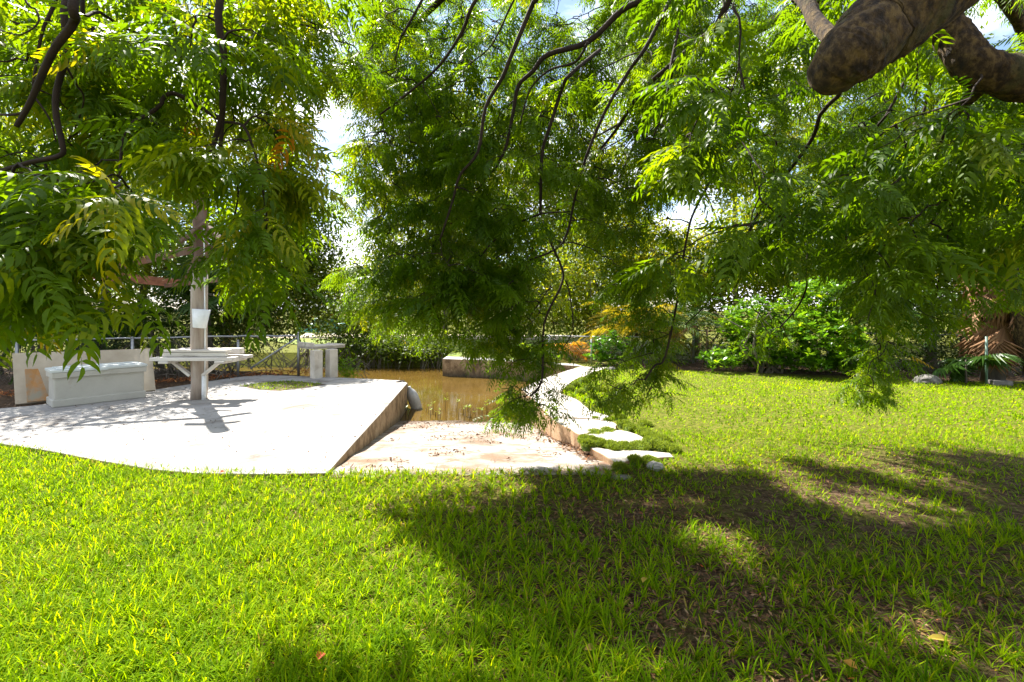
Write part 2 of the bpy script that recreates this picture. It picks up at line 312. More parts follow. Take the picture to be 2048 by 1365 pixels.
fcx = (GX[:-1, :-1] + .06).ravel(); fcy = (GY[:-1, :-1] + .06).ravel(); gt = .10 + .40 * shade_zone(fcx, fcy) + .25 * (fbm(fcx, fcy, 1.6, 4) - .5) + .6 * ((fcy < 15) & (fcy > 10.4) & (fcx > 3.4) & (fcy > 13.1 - .36 * (fcx - 2.5))) + .6 * (fcx < -4.5) * (fcy > 6.8) * (fcy < 13)
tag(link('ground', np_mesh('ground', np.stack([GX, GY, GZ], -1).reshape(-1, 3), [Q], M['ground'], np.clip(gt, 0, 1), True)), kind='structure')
def sheet(name, poly, z, mat, n=1):
    b = MB(); n_ = len(poly); A = sum(poly[i][0] * poly[(i + 1) % n_][1] - poly[(i + 1) % n_][0] * poly[i][1] for i in range(n_))
    if A < 0: poly = poly[::-1]
    b.add([(p[0], p[1], z) for p in poly], [list(range(n_))]); return tag(b.build(name, mat), kind='structure')
tag(sheet('water', [(-70, 11.2), (-4.9, 11.2), (-2.6, 10.0), (-2.0, 8.0), (.9, 8.0), (1.0, 9.3), (2.0, 12.6), (1.95, 13.6), (-1, 17.9), (-70, 18.6)], WZ, M['water']), kind='structure')
# slab
slab_px = [(655, 946), (700, 895), (760, 829), (815, 766), (800, 761), (720, 757), (585, 752), (520, 750), (470, 755), (300, 781), (160, 800), (60, 812), (-60, 822), (-400, 836), (-200, 864), (-80, 878), (0, 887), (90, 900), (200, 921), (300, 938), (390, 946), (520, 948)]
slab_poly = [P(x, y, .03) for x, y in slab_px]
tag(MB().prism(slab_poly, -1.25, .03).build('concrete_slab', M['slab'], bevel=.012), kind='structure')
# ramp: gently uneven sloping sheet
def rampz(y): return -.004 - max(0, y - 4.75) * .1185
rx = np.linspace(0, 1, 40); ry = np.linspace(4.5, 11.5, 90); V = []
for y in ry:
    xl = -1.70 - (y - 4.55) * .082 - .12; xr = np.interp(y, [4.5, 5, 6, 7, 9.7, 12], [1.02, 1.0, .95, .70, .3, .9])
    for t in rx:
        x = xl + (xr - xl) * t; V.append((x, y, rampz(y) + (float(fbm(x, y, 2.2, 9)) - .5) * .035 * (y > 4.7)))
I = np.arange(len(rx) * len(ry)).reshape(len(ry), len(rx)); Q = np.stack([I[:-1, :-1], I[:-1, 1:], I[1:, 1:], I[1:, :-1]], -1).reshape(-1, 4)
tag(link('boat_ramp', np_mesh('boat_ramp', V, [Q], M['ramp'], np.full(len(Q), .5), True)), kind='structure')
# path of cast concrete slabs
pth = empty('path', P(1159, 869), kind='structure')
def wob(poly, k=3, a=.018):
    r = []
    for i in range(len(poly)):
        p, q = poly[i], poly[(i + 1) % len(poly)]
        for j in range(k):
            t = j / k; v = p.lerp(q, t); r.append(v + Vector((random.uniform(-a, a), random.uniform(-a, a), 0)) * (j > 0))
    return r
stones = [
    ([(1135, 741), (1163, 733), (1217, 735), (1176, 749), (1152, 758), (1120, 784), (1044, 777), (1082, 759)], .035, -1.1),
    ([(1043, 778), (1119, 785), (1155, 800), (1181, 821), (1216, 831), (1221, 841), (1170, 836), (1101, 835), (1075, 808)], .04, -1.1),
    ([(1102, 836), (1172, 838), (1222, 843), (1234, 850), (1233, 857), (1200, 861), (1159, 869), (1130, 853)], .05, -1.1),
    ([(1160, 872), (1200, 864), (1240, 860), (1263, 865), (1290, 877), (1291, 886), (1249, 891), (1225, 888), (1176, 889)], .045, -1.0),
    ([(1178, 893), (1211, 898), (1266, 900), (1340, 906), (1351, 914), (1300, 917), (1266, 920), (1237, 929), (1206, 909)], .03, -.8)]
for poly, z, zb in stones:
    pw = wob([P(x, y, z) for x, y in poly]); o = MB().prism(pw, zb, z).build('paving_slab', M['path'], bevel=.012)
    o.parent = pth; o.location = -Vector(pth.location); 
# far dock wall and its continuation to the path
tag(MB().prism([P(885, 718, .03), P(985, 721, .03), P(1080, 727, .03), P(1168, 733, .03), P(1150, 728, .03), P(980, 716, .03), P(893, 713, .03)], -1.25, .03).build('dock_wall', M['slab'], bevel=.01),
    'old weathered concrete dock wall with black waterline across the brown canal', 'wall')
tag(MB().prism([(-2.14, 15.95), (-1.7, 15.95), (-1.7, 17.9), (-2.25, 17.9)], -1.2, .015).build('canal_bank', M['farlawn']), kind='structure')
sheet('far_bank', [D(640, 700, 19.5), D(900, 700, 17.8), (6, 16.5), (7, 24), (-14, 26)], .03, M['farlawn'])
sheet('far_path', [(-14, 26.2), (3, 24.6), (4, 29), (-14, 31)], .035, M['sand'])
# patch of grass soil let into the slab
patch = [P(x, y, .034) for x, y in [(478, 772), (520, 766), (575, 762), (610, 764), (654, 769), (610, 776), (560, 782), (520, 780)]]
sheet('soil_patch', patch, .034, M['soil'])

# ================================================================== BUILT OBJECTS
# deck box
a = P(104, 817, .03); b_ = P(287, 796, .03); yaw = math.atan2(b_.y - a.y, b_.x - a.x); LN = (b_ - a).length + .04
t = empty('deck_box', a, yaw, label='long grey plastic deck storage box on the slab beside the fence', cat='storage box')
dp = .56
bb = MB().box((LN / 2, dp / 2, .29), (LN - .05, dp - .05, .50)).build('body', M['box'], t, .02)
MB().box((LN / 2, dp / 2, .06), (LN, dp, .12)).build('base_skirt', M['box'], t, .015)
MB().box((LN / 2, dp / 2, .495), (LN + .01, dp + .01, .09)).build('rim', M['box'], t, .012)
lid = MB(); lid.box((LN / 2, dp / 2, .562), (LN + .03, dp + .03, .045)); lid.box((LN / 2, dp / 2, .59), (LN - .12, dp - .12, .02)); lid.build('lid', M['lid'], t, .014)
MB().box((LN / 2, -.022, .545), (.16, .012, .03)).build('latch', M['lid'], t, .004)
for k in (.2, .45, .7): MB().box((LN * k, dp + .02, .56), (.09, .03, .05)).build('hinge', M['lid'], t, .005)
# leaning boards
def leaner(name, pts, th, mat, label, cat):
    v = [Vector(p) for p in pts]; n = (v[1] - v[0]).cross(v[3] - v[0]).normalized() * th; 
    b = MB(); b.add([p for p in v] + [p + n for p in v], [(3, 2, 1, 0), (4, 5, 6, 7), (0, 1, 5, 4), (1, 2, 6, 5), (2, 3, 7, 6), (3, 0, 4, 7)][::1])
    return tag(b.build(name, mat, bevel=.006), label, cat)
leaner('leaning_board', [D(31, 812, 7.9), D(311, 783, 9.1), D(303, 700, 9.55), D(25, 710, 8.3)], .05, M['panel'], 'wide beige board leaning on the fence behind the grey deck box', 'board')
leaner('broken_board', [D(54, 806, 7.75), D(100, 802, 7.95), D(76, 739, 8.1), D(49, 740, 7.95)], .03, M['rustpanel'], 'small rust stained board propped left of the grey deck box', 'board')
# fence (left)
def fence(pts, zt, r, label, spacing, posts, brace=None, mesh_from=0, name='chain_link_fence', wires=.06, z0=.05, rail_sag=0):
    f = empty(name, pts[0], label=label, cat='fence'); o0 = Vector(pts[0])
    for i in range(len(pts) - 1):
        A = Vector(pts[i]) - o0; B = Vector(pts[i + 1]) - o0; n = 8
        rp_ = [A.lerp(B, k / n) + Vector((0, 0, zt[i] + (zt[i + 1] - zt[i]) * k / n + rail_sag * math.sin(k * 2.1))) for k in range(n + 1)]
        MB().tube(rp_, r, 8).build('top_rail', M['metal'], f)
        d = (B - A); Ln = d.length; u = d.normalized(); nn = Vector((-u.y, u.x, 0)); h = min(zt[i], zt[i + 1]) - z0 - .02; m = MB(); k = -h
        if wires and i >= mesh_from[0] and i < mesh_from[1]:
            while k < Ln:
                for sgn in (0, 1):
                    s0, s1 = k, k + h; z_a, z_b = z0, z0 + h
                    if s0 < 0: z_a = z0 - s0; s0 = 0
                    if s1 > Ln: z_b = z0 + (Ln - k); s1 = Ln
                    if s1 > s0:
                        if sgn: z_a, z_b = 2 * z0 + h - z_a, 2 * z0 + h - z_b
                        m.tube([A + u * s0 + Vector((0, 0, z_a)) + nn * (.006 * sgn), A + u * s1 + Vector((0, 0, z_b)) + nn * (.006 * sgn)], .0019, 3, False)
                k += wires
            tag(m.build('wire_mesh', M['wire'], f), kind='stuff')
    for p, h in posts:
        q = Vector(p) - o0; pm = MB(); pm.tube([q + Vector((0, 0, -.1)), q + Vector((0, 0, h))], r * 1.45, 10); pm.tube([q + Vector((0, 0, h)), q + Vector((0, 0, h + .03))], [r * 1.7, r * .6], 10); pm.build('post', M['metal'], f)
    if brace: MB().tube([Vector(brace[0]) - o0, Vector(brace[1]) - o0], r, 8).build('brace', M['metal'], f)
    return f
fa = (-14.5, 8.3, 0); fb = P(476, 756); fc = P(597, 751); 
fence([fa, (-10.3, 9.55, 0), fb, fc], [.93, .93, .95, .93], .021, 'sagging chain link fence with galvanised rail behind the concrete slab', 2.4,
      [((-12.4, 8.9, 0), .95), ((-9.9, 9.7, 0), .95), ((-8.1, 10.35, 0), .95), (fb, .84), (fc, .99)], (fc + Vector((-.02, 0, .9)), D(500, 738, 11.0)), (0, 2), rail_sag=.008)
# fence (right, beyond the path)
fence([(1.0, 14.3, 0), (2.25, 13.9, 0), (3.9, 13.7, 0)], [.78, .78, .78], .019, 'short wire fence with a metal rail at the far end of the path', 2, [((1.1, 14.25, 0), .8), (P(1183, 731), .8), ((3.8, 13.7, 0), .8)], None, (0, 2))
fence([(5.2, 13.9, 0), (8.2, 12.6, 0), (12.5, 10.6, 0)], [.95, .95, .95], .019, 'dark wire fence behind the shrubs on the right of the lawn', 2, [((5.2, 13.9, 0), .97), ((8.2, 12.6, 0), .97), ((11.6, 11.0, 0), .97)], None, (0, 2))
# timber post with table
pb = P(397, 798, .03); t = empty('post_table', pb, label='thick old timber post carrying a bleached plank table and remains of a roof frame', cat='table')
def rel(v): return Vector(v) - pb
pm = MB(); pts = []; rr = []
for k in range(13):
    z = -.03 + k * .31; pts.append(Vector((.012 * z + .012 * math.sin(k), .01 * math.sin(k * 1.7), z))); rr.append((.128 if z < 1.9 else .112) * random.uniform(.97, 1.03))
pm.tube(pts[:8], rr[:8], 16); pm.build('post', M['oldwood'], t); pm = MB(); pm.tube([p + Vector((0, 0, .001)) for p in pts[7:]], rr[7:], 16); pm.build('post_top', M['roofwood'], t)
def plk(name, c, d, rz=0, m='plank', par=t, bev=.006): return MB().box(c, d, rz=rz).build(name, M[m], par, bev)
fx = .10
plk('plank', (fx - .02, -.22, .705), (1.34, .20, .055), .03); plk('plank', (fx, .24, .70), (1.30, .20, .05), .02); plk('plank', (fx - .46, 0, .655), (.16, .70, .04)); plk('plank', (fx + .46, 0, .655), (.16, .70, .04))
plk('plank', (fx - .03, -.19, .775), (1.05, .07, .07), .02); plk('plank', (fx - .03, .0 - .15, .835), (1.07, .20, .035), .02); plk('plank', (fx, .20, .80), (1.05, .16, .10), .02)
for s in (-1, 1): MB().bar((s * .10, -.05, .40), (s * .40, -.05, .64), .08, .045).build('brace', M['plank'], t, .004)
pk = D(400, 440, 8.4)
MB().bar(rel(D(413, 443, 8.25)), rel(D(356, 488, 8.0)), .04, .13, (0, 1, .3)).build('rafter', M['roofwood'], t, .004)
MB().bar(rel(D(405, 443, 8.35)), rel(D(370, 478, 8.9)), .04, .12, (0, 1, .3)).build('rafter', M['roofwood'], t, .004)
MB().bar(rel(D(412, 446, 8.3)), rel(D(439, 478, 8.2)), .04, .12, (0, 1, .3)).build('rafter', M['roofwood'], t, .004)
LC, FC, RC = D(162, 547, 7.6), D(362, 568, 9.3), D(468, 520, 8.6)
MB().bar(rel(D(402, 497, 8.4)), rel(LC), .045, .12, (0, 0, 1)).build('rafter', M['roofwood'], t, .004)
MB().bar(rel(D(402, 500, 8.5)), rel(FC), .045, .10, (0, 0, 1)).build('rafter', M['roofwood'], t, .004)
MB().bar(rel(D(402, 490, 8.4)), rel(RC), .045, .12, (0, 0, 1)).build('rafter', M['roofwood'], t, .004)
MB().bar(rel(LC), rel(FC), .035, .15, (0, 0, 1)).build('fascia_board', M['redwood'], t, .004)
MB().bar(rel(D(330, 572, 8.8)), rel(D(440, 560, 8.5)), .035, .07, (0, 0, 1)).build('fascia_board', M['roofwood'], t, .004)
MB().tube([Vector((.145, -.06, 0)), Vector((.15, -.06, 1.2)), Vector((.13, -.06, 2.9))], .010, 8).build('conduit', M['white'], t)
MB().tube([Vector((.14, -.075, -.02)), Vector((.143, -.075, .40))], .036, 12).build('pipe_sleeve', M['white'], t)
o = MB(); o.tube([(0, 0, 0), (0, 0, .01), (0, 0, .30), (0, 0, .31), (0, 0, .30), (0, 0, .03)], [.095, .10, .135, .142, .128, .09], 20, True)
o = tag(o.build('plastic_bucket', M['white']), 'white plastic bucket hung on the timber post above the table', 'bucket'); o.location = pb + Vector((.12, -.16, 1.22)); o.rotation_euler = (0, .10, 0)
# concrete cleaning bench
c0 = P(640, 757, .03); yw = math.radians(52)
t = empty('concrete_bench', c0, 0, label='concrete fish cleaning bench with rimmed top on two square pillars', cat='bench')
Rz = Matrix.Rotation(yw, 3, 'Z'); cc = Vector((-.02, .36, 0))
for q in ((-.16, -.23), (.17, .2)):
    p_ = cc + Rz @ Vector((q[1], q[0], 0)); 
fc_ = Vector((-4.47, 10.93, 0)) - c0; LT = .80
ctr = fc_ + Rz @ Vector((LT / 2, LT / 2 * .9, 0))
MB().box(Vector((ctr.x, ctr.y, .655)), (LT, LT * .9, .06), Rz).build('tabletop', M['block'], t, .008)
for dx, dy, wx, wy in ((0, -LT * .45 + .03, LT, .06), (-LT / 2 + .03, .03, .06, LT * .9 - .065), (LT / 2 - .03, .03, .06, LT * .9 - .065)):
    v = Rz @ Vector((dx, dy, 0)); hh = .14 if dx < 0 else .075
    MB().box(Vector((ctr.x + v.x, ctr.y + v.y, .628 + hh / 2 + .003)), (wx, wy, hh), Rz).build('rim', M['block'], t, .008)
for s_, px_ in ((0, P(629, 757.5, .03)), (1, P(660, 754, .03))):
    q = px_ - c0; MB().box(Vector((q.x, q.y + .1, .3)), (.20, .20, .645), Rz, taper=.98).build('pillar', M['block'], t, .01)
# fender at the slab corner
fp = D(828, 801, 10.1); o = MB(); n = 14; pr = [(-.27, .03), (-.25, .05), (-.22, .085), (-.16, .112), (-.05, .12), (.07, .118), (.16, .10), (.22, .07), (.26, .035), (.31, .028)]
o.tube([(0, 0, z) for z, r in pr], [r for z, r in pr], 18)
o = o.build('boat_fender', M['fender']); tag(o, 'grey boat fender hanging from the slab corner at the water', 'fender'); o.location = fp; o.rotation_euler = (.1, -.32, 0)
rp2 = [D(792, 765, 10.15), D(806, 762, 10.2), D(814, 768, 10.25), D(816, 780, 10.15), D(820, 787, 10.1)]
tag(MB().tube(rp2, .018, 6).build('mooring_rope', M['rope']), 'short dark rope tied over the slab corner above the fender', 'rope')
# green steel post, rocks, block at the right
gp = P(1973, 771); tag(MB().tube([gp, gp + Vector((0, 0, 1.0))], .022, 8).build('steel_post', M['greenmetal']), 'thin green steel post at the lawn edge below the palm skirt', 'post')
def rock(name, c, s, mat, label, seed, cat='rock'):
    rs = np.random.default_rng(seed); import bmesh
    bm = bmesh.new(); bmesh.ops.create_icosphere(bm, subdivisions=3, radius=1)
    for v in bm.verts:
        d = 1 + .35 * (float(fbm(v.co.x * 2 + seed, v.co.y * 2 + v.co.z * 3, 1.2, seed)) - .5) + .22 * (float(vnoise(v.co.x * 5 + v.co.z * 4, v.co.y * 5, 1.5, seed)) - .5); v.co = v.co * d
    for v in bm.verts: v.co = Vector((v.co.x * s[0], v.co.y * s[1], v.co.z * s[2]))
    me = bpy.data.meshes.new(name); bm.to_mesh(me); bm.free(); me.materials.append(mat)
    o = link(name, me); o.location = c; return tag(o, label, cat)
rock('rock', P(1855, 768) + Vector((0, 0, .05)), (.26, .18, .14), M['rock'], 'rough grey rock at the right lawn edge before the dark hedge', 3)
rock('rock', P(1311, 938) + Vector((0, 0, .02)), (.085, .07, .05), M['palerock'], 'small pale stone in the grass past the last path slab', 5)
rock('rock', P(1243, 956) + Vector((0, 0, .0)), (.10, .06, .025), M['rock'], 'flat grey stone sunk in shaded grass near the path', 8)
tag(MB().box(P(2000, 772) + Vector((0, 0, .05)), (.34, .18, .12), rz=-.2).build('concrete_block', M['rock'], bevel=.01), 'grey concrete block lying at the far right lawn edge', 'block')
rock('rock', P(1222, 742) + Vector((0, 0, .02)), (.13, .1, .08), M['rock'], 'grey stone at the top right corner of the far path', 12)

# ================================================================== NEEM TREE (the great canopy over the viewer)
lit_zones = [[(-50, 880), (390, 945), (1080, 945), (1015, 1010), (940, 1000), (850, 1040), (820, 1130), (830, 1290), (800, 1420), (-50, 1420)],
             [(0, 850), (655, 800), (1100, 745), (1200, 930), (1080, 945), (390, 945), (0, 888)],
             [(1570, 955), (1700, 970), (1820, 1010), (1800, 1045), (1640, 1015)], [(1690, 910), (1870, 920), (1930, 965), (1760, 950)], [(1310, 990), (1410, 1000), (1410, 1035), (1320, 1030)], [(1390, 1070), (1490, 1080), (1620, 1125), (1560, 1145), (1420, 1110)], [(1850, 1190), (2060, 1280), (2060, 1345), (1880, 1290)], [(1960, 1040), (2060, 1050), (2060, 1090), (1980, 1080)],
             [(1215, 735), (2100, 770), (2100, 905), (1700, 890), (1500, 930), (1360, 935), (1100, 900)]]
def shadow_lit(p):
    x = p[0] + SX * p[2]; y = p[1] + SY * p[2]
    if y < 1.0: return False
    q = proj((x, y, 0)); return any(inpoly(q[0], q[1], z) for z in lit_zones)
lower = [(-60, 690), (60, 690), (150, 700), (240, 640), (330, 600), (430, 650), (520, 660), (590, 560), (612, 330), (640, 260), (690, 210), (703, 300), (668, 400), (640, 545), (700, 610), (790, 710), (900, 722), (960, 722),
         (1000, 800), (1060, 850), (1115, 820), (1125, 640), (1165, 570), (1215, 640), (1300, 680), (1360, 620), (1430, 570), (1520, 590), (1620, 560), (1700, 575), (1745, 640), (1700, 760),
         (1735, 830), (1790, 790), (1860, 700), (1960, 660), (2110, 640)]
lx = [a for a, b in lower]; ly = [b for a, b in lower]
holes = [(262, 560, 125, 40), (400, 455, 70, 55), (405, 690, 60, 30), (665, 280, 42, 85), (708, 50, 18, 40), (1215, 268, 30, 26), (1400, 420, 55, 34), (1455, 445, 40, 18), (1990, 75, 55, 55), (1150, 520, 22, 22), (260, 40, 14, 20), (1160, 15, 40, 16)]
neem = empty('neem_tree', (4.6, 1.6, 0), label='huge neem tree whose drooping leafy branches fill the upper picture', cat='tree')
NO = Vector(neem.location)
def T(pts, rad, n=10, jit=0, name='branch', mat='twig'):
    if mat == 'bark' and max(rad) > .05:
        P_ = []; R_ = []
        for i in range(len(pts) - 1):
            for j in range(5): P_.append(Vector(pts[i]).lerp(Vector(pts[i + 1]), j / 5)); R_.append(rad[i] + (rad[i + 1] - rad[i]) * j / 5)
        P_.append(Vector(pts[-1])); R_.append(rad[-1]); e = (P_[-1] - P_[-2]).normalized()
        for q in (.35, .6, .8, .92): P_.append(Vector(pts[-1]) + e * rad[-1] * q); R_.append(rad[-1] * math.sqrt(1 - q * q))
        b = MB().tube([p - NO for p in P_], R_, 44); nn = 44; V_ = np.array(b.v); C_ = np.repeat(np.array([(p - NO)[:] for p in P_]), nn, 0); d = V_ - C_
        W = V_ * 9.0; k_ = 1 + .15 * (vnoise(W[:, 0] + W[:, 2] * .7, W[:, 1] - W[:, 2] * .6, .8, 1) - .5) + .13 * (vnoise(W[:, 0] - W[:, 2], W[:, 1] + W[:, 2], 2.6, 5) - .5) + .07 * (vnoise(W[:, 0] + W[:, 2], W[:, 1] * 1.2 - W[:, 2], 7.5, 9) - .5)
        b.v = [tuple(v) for v in C_ + d * k_[:, None]]; return b.build(name, M[mat], neem)
    return MB().tube([Vector(p) - NO for p in pts], rad, n, jit=jit).build(name, M[mat], neem)
def smooth(pts, k=4):
    pts = [Vector(p) for p in pts]; r = []
    for i in range(len(pts) - 1):
        p0 = pts[max(i - 1, 0)]; p1 = pts[i]; p2 = pts[i + 1]; p3 = pts[min(i + 2, len(pts) - 1)]
        for j in range(k):
            t = j / k; r.append(.5 * ((2 * p1) + (p2 - p0) * t + (2 * p0 - 5 * p1 + 4 * p2 - p3) * t * t + (3 * p1 - p0 - 3 * p2 + p3) * t ** 3))
    r.append(pts[-1]); return r
def lin(a, b, n): return [a + (b - a) * i / (n - 1) for i in range(n)]
# trunk and limbs
tp = smooth([(4.6, 1.6, -.3), (4.55, 1.6, .6), (4.4, 1.62, 1.4), (4.25, 1.7, 2.2), (4.0, 1.8, 3.0)], 5); T(tp, lin(.36, .24, len(tp)), 20, .03, 'trunk', 'bark')
NODES = []                                 # attachment points (position, radius)
def limb(pts, r0, r1, jit=.03, n=14, mat='bark', name='limb', k=5, nodes_from=0):
    s = smooth(pts, k); T(s, lin(r0, r1, len(s)), n, jit, name, mat)
    for i, p in enumerate(s):
        if i >= nodes_from: NODES.append((p, r0 + (r1 - r0) * i / len(s)))
    return s
l1 = smooth([(4.1, 1.75, 2.7), (3.2, 1.7, 3.35), (2.35, 1.68, 3.25), D(1815, 15, 1.75), D(1730, 85, 1.72), D(1690, 120, 1.72), D(1672, 138, 1.74)], 5)
r1_ = lin(.17, .090, len(l1)); T(l1, r1_, 20, .035, 'limb', 'bark')
limb([D(1690, 125, 1.8), D(1665, 80, 1.95), D(1630, 40, 2.1), D(1590, -20, 2.3), (1.3, 3.0, 3.9)], .034, .03)
limb([(4.2, 1.75, 2.6), (3.4, 2.2, 2.9), D(2100, 150, 2.5), D(2010, 150, 2.5), D(1950, 128, 2.5), D(1905, 70, 2.55), D(1850, 10, 2.6), D(1700, -120, 2.9), (1.6, 4.2, 4.7), (.6, 5.0, 5.3)], .12, .06)
limb([D(1985, 145, 2.5), D(1960, 175, 2.6), D(1925, 212, 2.8), D(1900, 240, 3.1)], .05, .02)
limb([(4.0, 1.8, 3.0), (3.0, 2.6, 4.2), (1.2, 2.9, 4.6), (-.8, 2.9, 4.4), (-2.2, 2.7, 4.1), (-3.6, 2.6, 3.9)], .16, .07)
limb([(1.2, 2.9, 4.6), (.4, 3.9, 4.9), (-.4, 4.8, 4.9), (-1.6, 5.2, 4.9)], .09, .04)
limb([(3.4, 2.3, 3.8), (3.6, 4.0, 4.6), (3.6, 5.6, 5.2), (3.2, 7.0, 5.4)], .13, .05)
limb([(3.6, 4.0, 4.6), (5.2, 5.0, 4.6), (6.6, 6.0, 4.2)], .09, .04)
def br(px, y0, y1, wpx, start=None, w1=None, name='branch'):
    if px[0][0] < 640 and y0 < 3.7: y0, y1 = y0 - .3, y1 - .35
    if px[0][0] > 780 and y0 > 3.7: y0, y1 = y0 - .45, y1 - .45
    n = len(px); ys_ = lin(y0, y1, n); pts = [D(a, b, y) for (a, b), y in zip(px, ys_)]
    if start: pts = [Vector(start)] + pts
    if px[0][0] > 780: wpx *= .75
    r0 = wpx / F * y0 / 2; r1 = (w1 or max(2.2, wpx * .45)) / F * y1 / 2
    return limb(pts, r0, r1, .03, 8, 'twig', name, 4)
br([(150, -20), (150, 40), (113, 92), (92, 132), (73, 176), (55, 216), (33, 253)], 2.3, 2.5, 19, (-2.3, 2.7, 4.1), 9)
br([(55, 216), (40, 228), (0, 230), (-50, 225)], 2.45, 2.5, 7)
br([(136, -20), (136, 92), (113, 183), (113, 234), (124, 286), (121, 311), (60, 325), (0, 342), (-60, 350)], 2.5, 2.6, 13, (-2.2, 2.7, 4.1), 8)
br([(118, -20), (84, 66), (66, 172)], 2.7, 2.7, 9, (-2.3, 2.7, 4.1))
br([(40, -20), (72, 20), (75, 48), (40, 70), (0, 60)], 2.6, 2.6, 5, (-3, 2.7, 4.0))
br([(120, 110), (150, 165), (168, 200), (150, 258)], 2.5, 2.8, 5)
br([(70, 195), (100, 240), (112, 285)], 2.5, 2.6, 4)
br([(443, -20), (448, 110), (445, 205), (443, 234), (421, 311)], 2.7, 2.9, 16, (-1.4, 2.8, 4.3), 9)
br([(446, 225), (442, 280), (439, 326)], 2.9, 3.0, 9, None, 7)
br([(443, 240), (403, 216), (370, 197), (344, 187), (326, 197), (322, 209), (300, 227), (270, 243), (250, 265), (242, 311), (240, 355)], 2.85, 2.7, 10, None, 5)
br([(450, 245), (487, 253), (509, 304), (520, 351), (534, 439), (523, 498)], 2.85, 2.8, 6, None, 3)
br([(425, 311), (458, 329), (476, 370), (469, 432), (443, 487)], 2.9, 2.8, 5, None, 3)
br([(248, 258), (275, 275), (340, 283), (400, 288), (422, 305)], 2.7, 2.9, 4, None, 4)
br([(655, -20), (640, 40), (604, 117), (564, 165), (513, 179), (439, 168), (410, 132), (414, 92), (440, 78)], 3.6, 3.0, 9, (-.9, 3.6, 4.6), 3)
br([(604, 117), (590, 120), (560, 155), (535, 178), (500, 183)], 3.5, 3.3, 4)
br([(165, 0), (200, 25), (256, 59), (320, 80)], 2.6, 3.0, 9, (-2.2, 2.7, 4.1))
br([(330, 0), (352, 60), (358, 95)], 3.0, 3.2, 6, (-1.8, 2.8, 4.2))
br([(348, 80), (290, 103), (238, 120), (220, 140), (219, 155)], 3.2, 3.1, 4)
br([(855, -20), (810, 62), (802, 75), (790, 120)], 4.4, 4.5, 9, (-.6, 4.5, 4.9))
br([(965, -20), (927, 59), (898, 106), (868, 143), (821, 183), (760, 230)], 4.0, 4.6, 11, (.4, 3.9, 4.9), 4)
br([(1080, -20), (1066, 7), (1022, 113), (1004, 157), (971, 216), (956, 304), (920, 351), (905, 403), (880, 480)], 3.8, 4.4, 15, (.5, 3.7, 4.85), 4)
br([(1040, -20), (1000, 60), (975, 100), (930, 135)], 4.4, 4.6, 7, (.5, 4.0, 4.8))
br([(1300, -20), (1286, 0), (1242, 22), (1176, 84), (1095, 110), (1066, 143), (1037, 172), (1026, 227), (1010, 300), (985, 345)], 3.9, 4.7, 22, (1.6, 3.8, 4.6), 5)
br([(1176, 84), (1150, 125), (1100, 140), (1060, 180), (1040, 250)], 4.0, 4.5, 8)
br([(1440, 40), (1400, 80), (1340, 132), (1286, 179), (1249, 234), (1230, 263), (1200, 300)], 3.6, 4.6, 20, (1.7, 3.4, 4.2), 5)
br([(1300, 80), (1260, 139), (1212, 220), (1176, 304), (1162, 350), (1150, 395), (1125, 487), (1060, 520)], 4.2, 4.8, 11, (1.6, 4.2, 4.7), 4)
br([(1140, 150), (1125, 176), (1099, 256), (1084, 311), (1081, 428)], 4.4, 4.7, 11, D(1200, 100, 4.3), 6)
br([(1344, 120), (1344, 146), (1322, 234), (1308, 271)], 4.0, 4.4, 9, (1.6, 4.2, 4.7))
br([(1330, 205), (1290, 250), (1250, 275), (1205, 300)], 4.3, 4.7, 5)
br([(1081, 428), (1030, 450), (985, 485), (960, 520), (955, 560)], 4.7, 4.8, 6)
br([(1081, 428), (1130, 425), (1150, 440)], 4.7, 4.8, 4)
br([(1125, 487), (1100, 480), (1125, 540), (1121, 575), (1088, 649), (1084, 760), (1060, 793)], 4.8, 4.7, 7, None, 4)
br([(1130, 560), (1138, 583), (1146, 657), (1125, 698)], 4.8, 4.8, 4)
br([(1100, 570), (1097, 579), (1060, 633)], 4.8, 4.7, 3.5)
br([(1390, 420), (1375, 470), (1363, 538), (1355, 600), (1330, 715), (1310, 731), (1290, 760)], 4.8, 4.8, 6, D(1440, 330, 4.7), 4)
br([(1460, 455), (1430, 455), (1390, 458)], 4.6, 4.8, 8, D(1600, 430, 4.3), 3)
br([(1450, 470), (1443, 540), (1420, 600), (1370, 650)], 4.8, 4.9, 4.5)
br([(1612, 540), (1613, 575), (1595, 615), (1560, 655)], 4.6, 4.9, 5, D(1620, 470, 4.6), 3)
br([(1680, 120), (1640, 230), (1619, 286), (1535, 398), (1511, 438), (1480, 500)], 3.4, 4.6, 13, (1.5, 3.6, 4.5), 5)
br([(1790, 200), (1754, 256), (1747, 320), (1703, 398), (1690, 435), (1700, 560)], 3.6, 4.4, 8, (3.4, 3.5, 4.3), 3)
br([(1850, 60), (1835, 131), (1831, 276)], 3.6, 3.8, 8, (3.4, 3.5, 4.4))
br([(1850, 215), (1818, 249), (1771, 313), (1757, 370), (1740, 500)], 3.6, 4.4, 8, (3.5, 3.8, 4.5), 4)
br([(1900, 240), (1870, 330), (1880, 420), (1830, 480), (1790, 560), (1760, 700)], 3.2, 4.7, 8, None, 3)
br([(2048, 300), (1960, 400), (1900, 470), (1870, 600)], 3.0, 3.8, 9, (3.6, 2.8, 3.9), 4)
br([(1500, 240), (1460, 300), (1420, 330), (1380, 380)], 4.2, 5.2, 7, (1.8, 4.4, 4.8))
